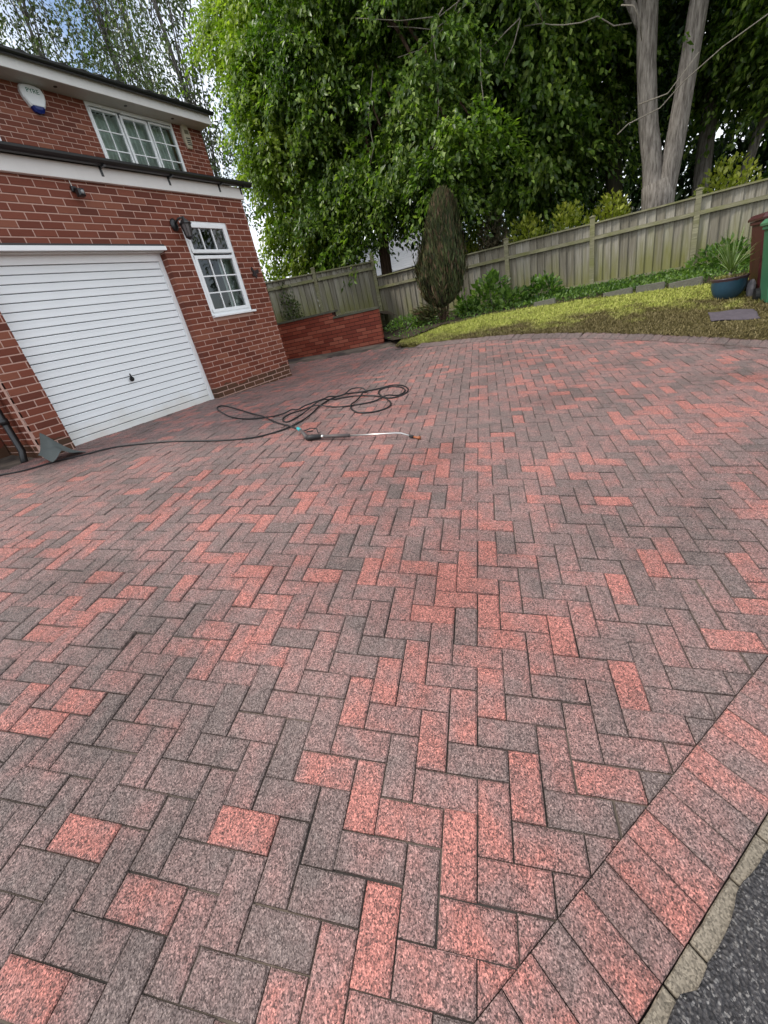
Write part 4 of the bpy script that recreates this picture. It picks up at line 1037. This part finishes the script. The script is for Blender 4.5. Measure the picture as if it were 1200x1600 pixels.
def wheelie_bin(name, x, y, rot, col, lidcol, label):
    z = float(lawn_z(np.array(x), np.array(y))) - .01; t = thing(name, (x, y, z), label, 'bin', 'wheelie bins at the edge of the lawn'); t.rotation_euler = (0, 0, rot)
    bm_ = plain(name + '_plastic', col, .45, .4, .1, 6); lm = plain(name + '_lid', lidcol, .4, .4, .1, 6)
    L = []; rings = [(.21, .235, .03), (.215, .24, .05), (.262, .305, .92), (.285, .325, .925), (.285, .325, .965), (.25, .30, .97)]
    v = []; f = []
    for hx, hy, zz in rings:
        c_ = .035
        v += [(hx - c_, -hy, zz), (hx, -hy + c_, zz), (hx, hy - c_, zz), (hx - c_, hy, zz), (-hx + c_, hy, zz), (-hx, hy - c_, zz), (-hx, -hy + c_, zz), (-hx + c_, -hy, zz)]
    for i in range(len(rings) - 1):
        for j in range(8): f.append((i * 8 + j, i * 8 + (j + 1) % 8, (i + 1) * 8 + (j + 1) % 8, (i + 1) * 8 + j))
    f.append(tuple(range(7, -1, -1)))

    def put(nm, vv, ff, mt, sm=False):
        me_ = bpy.data.meshes.new(nm); me_.from_pydata(vv, [], ff); me_.materials.append(mt); ob = bpy.data.objects.new(nm, me_); COL.objects.link(ob); ob.parent = t; return ob
    put('body', v, f, bm_)
    r = MB().box(-.24, -.20, -.20, -.17, .1, .9).box(-.24, -.20, .17, .20, .1, .9); put('rib', [(a - .035 * (1 - c), b, c) for a, b, c in r.v], r.f, bm_)
    v = []; f = []
    for hx, hy, zz in ((.305, .34, .972), (.31, .345, 1.0), (.27, .31, 1.045), (.1, .12, 1.07)):
        v += [(hx, -hy, zz), (hx, hy, zz), (-hx, hy, zz), (-hx, -hy, zz)]
    for i in range(3):
        for j in range(4): f.append((i * 4 + j, i * 4 + (j + 1) % 4, (i + 1) * 4 + (j + 1) % 4, (i + 1) * 4 + j))
    f += [(12, 13, 14, 15), (3, 2, 1, 0)]; put('lid', v, f, lm)
    h = MB().tube([(.30, -.24, .985), (.355, -.24, .98), (.355, .24, .98), (.30, .24, .985)], .014, 8); put('handle', h.v, h.f, bm_)
    for sy in (-1, 1):
        wv = MB().lathe([(.10, -.025), (.10, .025)], 0, 0, 0, 18); put('wheel', [(.20 + a, sy * .275 + c, .10 + b) for a, b, c in wv.v], wv.f, M['rubber'])
    return t


wheelie_bin('wheelie_bin', 8.80, -1.62, 0.12, (.075, .018, .018), (.07, .02, .02), 'dark maroon wheelie bin behind the green one at the right')
wheelie_bin('wheelie_bin', 8.18, -1.66, 0.05, (.045, .16, .085), (.09, .24, .13), 'green wheelie bin at the right edge in front of the maroon one')
# doormat-like dark slab on the grass
mx0, mx1, my0, my1 = 7.3, 7.78, -1.28, -.78
V, F = grid(mx0, mx1, 26, my0, my1, 26, lambda X, Y: lawn_z(X, Y) + .018 + .008 * np.sin(X * 19 + Y * 13))
k = NT('dark_mat', .9, .2); k.col(k.mix(k.noise(14, 5), (.06, .05, .062), (.12, .10, .11))); k.bump(k.noise(150, 3), .6, .006); M['mat'] = k.m
mt = np_mesh('doormat', V, F, 'mat', None, (7.54, -1.03, float(lawn_z(np.array(7.54), np.array(-1.03))))); tag(mt, 'dark purple grey mat lying on the grass before the blue pot', 'mat')
mm = mt.modifiers.new('thickness', 'SOLIDIFY'); mm.thickness = .014


# ------------------------------------------------------------------ planting
def leafy(name, x, y, z, rx, rz, n, size, mat, label, cat='plant', group=None, ry=None, up=.35, wid=.30, shell=.3, stems=6):
    ry = ry or rx; t = thing(name, (x, y, z), label, cat, group); d = unit(rng.normal(size=(n, 3))); d[:, 2] = np.abs(d[:, 2]); r = shell + (1 - shell) * rng.random((n, 1)) ** .5
    P = np.array((x, y, z)) + d * r * np.array((rx, ry, rz)); D = d + rng.normal(size=(n, 3)) * .5 + (0, 0, up); s = size * (.6 + .7 * rng.random(n)); V, F = leaves(P, D, s, s * wid)
    np_mesh('foliage', V, F, mat, t, (x, y, z)); mb = MB()
    for i in range(stems):
        a = random.random() * 6.28; mb.tube([(x, y, z - .04), (x + rx * .4 * math.cos(a), y + ry * .4 * math.sin(a), z + rz * .45), (x + rx * .7 * math.cos(a), y + ry * .7 * math.sin(a), z + rz * .8)], [.006, .004, .002], 5)
    mb.build('stem', 'twig', t, loc=(x, y, z)); return t


def lz(x, y): return float(lawn_z(np.array(float(x)), np.array(float(min(y, 4.2))))) + .03


leafy('leafy_shrub', 10.9, 3.15, lz(10.9, 3.15), .48, .74, 330, .17, 'leaf_bed', 'tallest broad-leaved green shrub in the bed, right of the brown cypress', 'shrub')
leafy('leafy_shrub', 10.6, 2.65, lz(10.6, 2.65), .38, .34, 230, .13, 'leaf_bed', 'low leafy plant in front of the tallest shrub, near the fence', 'shrub')
leafy('leafy_shrub', 11.0, 2.0, lz(11, 2.0), .44, .52, 330, .13, 'leaf_bed', 'rounded bright green shrub under the second fence post right of the cypress', 'shrub')
leafy('leafy_shrub', 11.2, -1.25, lz(11.2, -1.25), .42, .50, 480, .11, 'leaf_bed', 'rounded green shrub behind the blue pot', 'shrub', ry=.62)
leafy('leafy_shrub', 10.6, 3.65, lz(10.6, 3.65), .30, .28, 220, .13, 'leaf_bed', 'low green plant just right of the cypress trunk', 'shrub')
leafy('leafy_shrub', 9.9, 4.55, lz(9.9, 4.5), .38, .22, 260, .10, 'leaf_bed', 'low dark plant left of the cypress foot', 'shrub')
leafy('leafy_shrub', 9.3, 4.75, lz(9.3, 4.6) + .05, .50, .24, 420, .07, 'leaf_bed', 'dark creeping plant at the end of the red retaining wall', 'shrub')
leafy('leafy_shrub', 11.3, 4.0, lz(11.3, 4.0), .16, .55, 60, .16, 'leaf_bed', 'sparse long-leaved plant between the cypress and the fence', 'shrub')
leafy('climbing_plant', 9.35, 8.05, .1, .28, .95, 480, .07, 'leaf_birch', 'wispy pale climber in front of the taller fence beside the house', 'plant', shell=.1)
n = 17000; yy = rng.uniform(-4, 4.6, n); xx = bed_front(np.minimum(yy, 3.99)) + (11.8 - bed_front(np.minimum(yy, 3.99))) * rng.random(n)
dens = .5 + .5 * np.sin(yy * 2.3 + 1) * np.cos(xx * 3.1); ok = rng.random(n) < (.35 + .65 * dens) * np.where(yy > 2.4, .35, 1); xx, yy = xx[ok], yy[ok]; n = len(xx)
P = np.c_[xx, yy, lawn_z(xx, np.minimum(yy, 4.2)) + .02 + rng.random(n) * .09 * np.where(yy < 2, 1.2, .8)]; D = rng.normal(size=(n, 3)) * .8 + (0, 0, .8); s = .035 + .05 * rng.random(n); V, F = leaves(P, D, s, s * .28)
o = np_mesh('ground_cover', V, F, 'leaf_bed'); tag(o, 'low green weeds covering the bed along the fence', 'ground cover', kind='stuff')
# grey edging stones of the bed
k = NT('bed_stone', .9); k.col(k.mix(k.noise(14, 5), (.10, .10, .075), (.19, .18, .15))); k.bump(k.noise(50, 4), .8, .015); M['bed_stone'] = k.m
for i, (x, y, L) in enumerate([(9.95, 1.78, .42), (10.0, .45, .5), (10.02, -.08, .46), (9.98, -.62, .5)]):
    z = lz(x, y); mb = MB(); mb.cbox(-.07, .07, -L / 2, L / 2, -.05, .075 + random.uniform(-.02, .02), .02); o = mb.build('edging_stone', 'bed_stone', None); o.location = (x, y, z); o.rotation_euler = (random.uniform(-.05, .05), 0, random.uniform(-.08, .08))
    tag(o, ['flat grey edging stone under the rounded bright green shrub', 'mossy edging stone of the bed, leftmost of the row of three', 'mossy edging stone of the bed, middle of the row of three', 'mossy edging stone of the bed nearest the blue pot'][i], 'stone', 'edging stones of the bed')
# daisies / petals on the lawn
# columnar cypress
cx_, cy_ = 9.75, 3.95; cz = lz(cx_, cy_) - .05
cy = thing('cypress_tree', (cx_, cy_, cz), 'brown and green columnar cypress standing in front of the fence', 'tree')
LEAN = 0.135
PR = np.array([(0.34, .06), (.42, .24), (.6, .38), (.85, .47), (1.1, .48), (1.4, .42), (1.65, .35), (1.9, .29), (2.1, .23), (2.28, .15), (2.36, .03)])
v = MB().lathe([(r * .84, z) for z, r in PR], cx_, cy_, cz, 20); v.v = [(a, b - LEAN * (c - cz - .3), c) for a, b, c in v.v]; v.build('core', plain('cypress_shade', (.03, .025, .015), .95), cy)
n = 26000; zz = .34 + 2.03 * rng.random(n); a = rng.random(n) * 2 * math.pi; lump = 1 + .12 * np.sin(a * 3 + zz * 2.1) + .09 * np.sin(a * 7 - zz * 4) + .06 * np.sin(a * 13 + zz * 9)
r = np.interp(zz, PR[:, 0], PR[:, 1]) * lump * (.80 + .24 * rng.random(n) + .12 * (rng.random(n) < .06)); P = np.c_[cx_ + r * np.cos(a), cy_ + r * np.sin(a) - LEAN * (zz - .3), cz + zz]
D = np.c_[np.cos(a) * .2, np.sin(a) * .2, np.ones(n)] + rng.normal(size=(n, 3)) * .17; s = .08 + .13 * rng.random(n); V, F = leaves(P, D, s, s * .09, np.c_[np.cos(a), np.sin(a), np.zeros(n)]); np_mesh('crown', V, F, 'leaf_cypress', cy, (cx_, cy_, cz))
n = 900; a = rng.normal(2.6, .35, n); P = np.c_[cx_ + .35 * np.cos(a) + .1 * rng.normal(size=n), cy_ + .5 * np.sin(a) + .1 * rng.normal(size=n), cz + .28 + .07 * rng.normal(size=n)]
V, F = leaves(P, np.c_[np.cos(a), np.sin(a), .6 * np.ones(n)] + rng.normal(size=(n, 3)) * .3, .08 + .08 * rng.random(n), np.full(n, .012)); np_mesh('low_branch', V, F, 'leaf_cypress', cy, (cx_, cy_, cz))
MB().tube([(cx_, cy_, cz - .1), (cx_ + .02, cy_, cz + .2), (cx_, cy_, cz + .6)], [.09, .065, .06], 10).tube([(cx_ - .03, cy_ + .02, cz - .05), (cx_ - .06, cy_ + .09, cz + .2), (cx_ - .05, cy_ + .1, cz + .5)], [.05, .035, .03], 8).tube([(cx_ - .02, cy_ - .04, cz - .05), (cx_ - .06, cy_ - .12, cz + .22), (cx_, cy_ - .15, cz + .5)], [.04, .03, .02], 8).build('trunk', 'bark_brown', cy, True)


# ------------------------------------------------------------------ trees beyond the fence
def tree(name, base, top, r0, r1, lobes, clumps, per, nleaf, size, mat, barkm, label, group='trees beyond the fence', bend=.3, limbs=5, **kw):
    t = thing(name, base, label, 'tree', group); b = Vector(base); e = Vector(top); n = 10; pts = []
    ph = random.random() * 6
    for i in range(n + 1):
        u = i / n; p = b.lerp(e, u); p.x += bend * math.sin(u * 3 + ph) * u * .5; p.y += bend * math.sin(u * 2.3 + ph * 1.7) * u; pts.append(p)
    rad = [r0 * 1.35 if i == 0 else r0 + (r1 - r0) * i / n for i in range(n + 1)]
    MB().tube(pts, rad, 12).build('trunk', barkm, t, True, loc=base)
    for i in range(limbs):
        u = random.uniform(.35, .95); p = pts[int(u * n)]; l = random.choice(lobes); c = Vector(l[:3]); d = c + Vector((random.uniform(-1, 1) * l[3] * .6, random.uniform(-1, 1) * l[4] * .6, random.uniform(-.5, .6) * l[5])) - p
        mid = p + d * .5 + Vector((0, 0, .12 * d.length)); MB().tube([p, p + d * .25 + Vector((0, 0, .08 * d.length)), mid, p + d], [r1 * .8, r1 * .6, r1 * .45, r1 * .15], 7).build('branch', barkm, t, True, loc=base)
    V, F = crown(lobes, clumps, per, nleaf, size, **kw); np_mesh('crown', V, F, mat, t, base); return t


tree('lime_tree', (13.6, 7.4, -.7), (13.9, 7.2, 9.5), .20, .10, [(13.5, 9.2, 5.6, 1.6, 1.6, 2.9), (13.1, 7.3, 6.2, 1.5, 1.7, 3.0), (12.9, 5.2, 5.6, 1.3, 1.5, 2.2), (13.3, 6.8, 9.0, 2.2, 2.6, 2.0), (12.7, 9.1, 2.7, .9, 1.1, 1.0), (12.4, 6.9, 2.6, .7, .8, .7), (11.7, 3.8, 2.75, .55, .75, .65), (12.2, 5.4, 3.7, .8, .9, .8)],
     210, 60, 9, .138, 'leaf_main', 'bark_brown', 'large drooping lime tree with light green leaves behind the taller fence', droop=.8, spread=.42, spray=.42, shell=.78, limbs=12)
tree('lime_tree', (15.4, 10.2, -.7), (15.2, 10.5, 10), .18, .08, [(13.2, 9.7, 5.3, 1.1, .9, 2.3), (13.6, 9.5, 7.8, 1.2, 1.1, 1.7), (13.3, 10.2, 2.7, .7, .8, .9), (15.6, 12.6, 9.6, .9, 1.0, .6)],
     100, 60, 9, .138, 'leaf_bright', 'bark_brown', 'yellow green tree at the left edge of the wood, sunlit side put into its colour', droop=.8, spread=.42, spray=.42, shell=.78, limbs=6)  # sunlit left side of the lime, put into a brighter leaf colour
tree('maple_tree', (15.0, 5.3, -.7), (15.3, 4.9, 9), .17, .09, [(15.3, 5.2, 6.4, 2.3, 2.4, 3.0), (14.4, 2.9, 6.4, 1.5, 1.7, 2.6), (14.8, 3.0, 3.4, 1.0, 1.3, 1.2)], 140, 56, 10, .15, 'leaf_main', 'bark_dark', 'dark-trunked tree directly behind the cypress', droop=.8, spread=.44, spray=.45, shell=.7, limbs=6)
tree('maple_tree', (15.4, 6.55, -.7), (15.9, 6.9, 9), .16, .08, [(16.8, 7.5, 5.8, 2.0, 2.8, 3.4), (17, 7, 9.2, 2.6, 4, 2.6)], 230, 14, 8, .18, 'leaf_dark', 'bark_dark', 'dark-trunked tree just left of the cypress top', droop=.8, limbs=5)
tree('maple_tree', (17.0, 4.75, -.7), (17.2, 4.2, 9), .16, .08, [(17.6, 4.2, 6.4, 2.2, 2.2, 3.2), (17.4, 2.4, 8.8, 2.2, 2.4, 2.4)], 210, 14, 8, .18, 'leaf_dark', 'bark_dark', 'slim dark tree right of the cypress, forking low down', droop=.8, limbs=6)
tree('maple_tree', (18.0, 3.15, -.7), (18.1, 2.7, 9), .16, .09, [(16.8, 2.3, 5.2, 1.5, 1.5, 2.6), (18.4, 1.0, 8.2, 2.2, 2.6, 2.6), (16.8, 2.8, 2.9, 1.0, 1.1, 1.1)], 120, 54, 10, .15, 'leaf_main', 'bark_dark', 'dark tree behind the third fence panel from the cypress', droop=.8, spread=.44, spray=.45, shell=.7, limbs=5)
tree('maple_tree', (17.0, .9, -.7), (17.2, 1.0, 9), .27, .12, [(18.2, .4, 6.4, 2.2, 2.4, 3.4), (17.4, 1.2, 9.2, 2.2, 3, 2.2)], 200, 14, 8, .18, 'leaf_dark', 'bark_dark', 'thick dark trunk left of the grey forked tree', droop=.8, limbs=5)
tree('maple_tree', (18.0, -1.25, -.7), (18.1, -1.4, 10), .23, .14, [(17.4, -2.4, 5.6, 1.5, 1.7, 2.5), (18.5, -2.4, 9.0, 2.6, 3.0, 2.8)], 110, 52, 10, .15, 'leaf_main', 'bark_grey', 'straight grey trunk right of the forked tree', droop=.8, spread=.44, spray=.45, shell=.7, limbs=5)
tree('maple_tree', (17.2, -1.75, -.7), (17.6, -3.4, 9), .13, .07, [(16.0, -3.4, 5.2, 1.2, 1.5, 2.1), (16.4, -3.6, 8.4, 2.2, 2.4, 2.2)], 105, 52, 10, .15, 'leaf_main', 'bark_grey', 'slanting thin trunk at the right end of the wood', droop=.8, spread=.44, spray=.45, shell=.7, limbs=4)
# the grey forked tree
fk = thing('forked_tree', (13.6, -.13, -.7), 'big grey tree forking into two stems behind the fence', 'tree', 'trees beyond the fence'); B = (13.6, -.13, -.7)
MB().tube([(13.6, -.12, -.75), (13.6, -.12, -.2), (13.6, -.13, .6), (13.6, -.13, .98), (13.6, -.08, 1.3)], [.42, .345, .315, .335, .30], 18).build('trunk', 'bark_grey', fk, True, loc=B)
MB().tube([(13.6, -.08, .7), (13.6, -.02, 1.2), (13.58, .03, 1.7), (13.6, .15, 2.37), (13.6, .21, 2.9), (13.6, .262, 3.47), (13.6, .306, 4.45), (13.62, .36, 5.4), (13.6, .5, 7)], [.26, .22, .20, .19, .185, .18, .19, .15, .12], 16).build('stem', 'bark_grey', fk, True, loc=B)
MB().tube([(13.6, -.2, .8), (13.6, -.28, 1.25), (13.6, -.35, 1.75), (13.6, -.40, 2.19), (13.6, -.45, 2.7), (13.6, -.495, 3.19), (13.6, -.576, 4.1), (13.6, -.66, 5.2), (13.65, -.7, 7)], [.23, .21, .195, .185, .175, .17, .165, .14, .1], 16).build('stem', 'bark_grey', fk, True, loc=B)
MB().tube([(13.6, .28, 3.9), (13.55, .48, 4.25), (13.5, .75, 4.8), (13.4, 1.1, 5.6)], [.10, .09, .075, .05], 10).build('branch', 'bark_grey', fk, True, loc=B)
V, F = crown([(13.4, -.4, 7.6, 2.2, 3.2, 1.9), (13.3, -2.6, 5.2, 1.0, 1.0, 1.2), (13.2, 1.9, 6.3, 1.2, 1.2, 1.2)], 190, 12, 8, .15, droop=.85); np_mesh('crown', V, F, 'leaf_main', fk, B)
BR = [[(.68, 4.32), (.52, 4.17), (.4, 3.94), (.36, 3.66)], [(.56, 4.05), (.89, 4.14), (1.18, 4.33), (1.47, 4.3), (1.71, 4.32), (1.99, 4.52), (2.2, 4.64), (2.59, 4.8)], [(2.59, 4.8), (2.93, 4.7), (3.37, 4.56), (3.83, 4.46)], [(2.59, 4.8), (2.74, 4.43), (2.96, 4.25), (3.09, 4.1)], [(2.2, 4.64), (2.28, 4.89), (2.36, 5.01)],
      [(.77, 2.36), (.48, 2.43), (-.02, 2.56), (-.46, 2.84), (-.98, 3.01), (-1.57, 3.24), (-2.4, 3.7)], [(.32, 2.63), (-.12, 2.63), (-.59, 3.02)]]
for b in BR:
    n = len(b); MB().tube([(12.85 + .3 * math.sin(i * .8 + n), y + random.gauss(0, .03), z + random.gauss(0, .03)) for i, (y, z) in enumerate(b)], [.010 * (1 - .6 * i / n) + .003 for i in range(n)], 6).build('bare_branch', 'twig', fk, True, loc=B)
dt = thing('bare_branches', (12.9, 4.6, 5.2), 'tangle of bare pale branches hanging among the leaves at the top', 'branches')
for b in [[(5.24, 4.98), (4.71, 5.07), (4.2, 5.2), (3.6, 5.22), (3.29, 5.4), (2.8, 5.9)], [(5.33, 5.41), (4.82, 5.38), (4.36, 5.23), (3.89, 5.23), (3.5, 5.48), (3.2, 6.1)], [(5.94, 5.88), (4.96, 5.53), (4.18, 5.35), (3.72, 5.42), (3.3, 5.8)], [(4.47, 4.7), (4.15, 5.02), (3.96, 5.26)], [(6.43, 3.01), (6.05, 3.61), (6.16, 4.18), (5.9, 5.1)], [(3.3, 4.59), (3.35, 3.96), (3.25, 3.35)], [(6.3, 6.63), (5.68, 6.21), (4.89, 5.92), (4.14, 5.69), (3.6, 5.9)], [(4.48, 3.25), (4.2, 3.78), (4.24, 4.38), (4.4, 5.2)]]:
    n = len(b); MB().tube([(12.0 + .3 * math.sin(i * .9 + n), y + random.gauss(0, .04), z + random.gauss(0, .04)) for i, (y, z) in enumerate(b)], [.006 + .010 * i / n for i in range(n)], 6).build('branch', 'twig', dt, True, loc=(12.9, 4.6, 5.2))
# sparse birches behind the house
for i, (x, y, h, nc, lab) in enumerate([(16.5, 16.6, 14, 190, 'sparse tree showing over the roof, nearest the lime trees'), (17.0, 20.5, 16, 230, 'sparse tree over the middle of the upper roof'), (15.0, 22.5, 17, 230, 'sparse tree over the left end of the upper roof'), (14.0, 26.5, 19, 210, 'sparse tree at the far left over the roof'), (22, 25, 20, 240, 'farther sparse tree behind the upper roof')]):
    tree('birch_tree', (x, y, -.7), (x + .4, y + .5, h), .15, .04, [(x, y, h * .45, 1.7, 2.1, 2.6), (x + .3, y - .6, h * .66, 1.9, 2.4, 2.6), (x, y + .8, h * .86, 1.7, 2.4, 2.4), (x, y - .9, h * .98, 1.6, 2.2, 2.0)], int(nc * .58), 9, 8, .155, 'leaf_birch', 'bark_birch', lab, 'sparse trees behind the house', limbs=34, droop=.95, spread=.42, spray=.8, shell=.15)
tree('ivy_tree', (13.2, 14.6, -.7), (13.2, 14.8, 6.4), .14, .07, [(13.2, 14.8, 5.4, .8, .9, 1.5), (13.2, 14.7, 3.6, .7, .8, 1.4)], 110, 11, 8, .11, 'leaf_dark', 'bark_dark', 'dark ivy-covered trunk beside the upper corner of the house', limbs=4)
leafy('leafy_shrub', 14.2, 13.2, -.6, 1.0, 3.3, 1500, .14, 'leaf_bright', 'pale green bush seen past the garage corner over the fence', 'shrub', stems=8)
for i, (x, y, r, h, m, lab) in enumerate([(13.1, 2.75, .75, 2.15, 'leaf_yellow_lit', 'yellow green bush behind the fence, left of the thin dark trunk'), (13.2, 1.75, .8, 2.1, 'leaf_yellow_lit', 'yellow green bush behind the fence, middle of the three'), (13.7, .85, .65, 2.1, 'leaf_yellow_lit', 'yellow green bush behind the fence beside the grey forked tree'),
                                          (14.0, 3.85, .65, 2.5, 'leaf_dry', 'dried brown twiggy bush behind the fence right of the cypress'), (16.5, 5.2, .6, 2.6, 'leaf_yellow_lit', 'yellowish bush showing between the dark trunks'), (14.6, -1.5, .9, 2.2, 'leaf_yellow_lit', 'yellow green bush right of the grey forked tree'), (16.0, -3.0, .9, 2.4, 'leaf_main', 'green bush behind the right end of the fence')]):
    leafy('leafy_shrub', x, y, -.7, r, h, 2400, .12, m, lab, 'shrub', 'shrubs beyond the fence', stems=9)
# far wood closing the view
for i, (x, y) in enumerate([(24, 15.5), (25, 9.5), (25, 4.5), (25, 0), (24, -4.5), (22, -8.5)]):
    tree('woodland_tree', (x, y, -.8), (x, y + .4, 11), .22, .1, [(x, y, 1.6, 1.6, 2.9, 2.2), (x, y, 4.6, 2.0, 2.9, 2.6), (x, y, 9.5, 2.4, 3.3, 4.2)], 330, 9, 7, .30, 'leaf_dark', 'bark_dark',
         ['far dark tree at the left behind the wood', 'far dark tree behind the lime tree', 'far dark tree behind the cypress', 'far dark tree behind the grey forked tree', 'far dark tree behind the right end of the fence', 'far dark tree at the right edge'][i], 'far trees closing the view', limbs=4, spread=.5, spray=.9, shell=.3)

# neighbour's roof glimpsed over the fence
nb = thing('neighbour_house', (22, 10.8, -.8), 'pale tiled roof of a house glimpsed between the trunks over the fence', 'house')
MB().box(20.6, 26, 8.6, 14.5, -1, 1.45).build('wall', plain('render', (.18, .16, .14)), nb)
ro = MB(); ro.add([(20.2, 8.2, 1.42), (20.2, 14.9, 1.42), (23.3, 14.9, 3.2), (23.3, 8.2, 3.2), (26.4, 8.2, 1.42), (26.4, 14.9, 1.42)], [(0, 1, 2, 3), (3, 2, 5, 4), (0, 3, 4), (1, 5, 2)]); ro = ro.build('roof', plain('roof_deck', (.2, .2, .2)), nb)
rm = plain('pale_slate', (.62, .63, .66), .35, .5, .08, 3)
for i in range(16):
    x0 = 20.12 + i * .2; MB().add([(x0, 8.15, 1.46 + i * .115), (x0, 14.95, 1.46 + i * .115), (x0 + .23, 14.95, 1.46 + i * .115 + .12), (x0 + .23, 8.15, 1.46 + i * .115 + .12), (x0, 8.15, 1.435 + i * .115), (x0, 14.95, 1.435 + i * .115)], [(0, 3, 2, 1), (0, 1, 5, 4)]).build('slate_course', rm, ro)
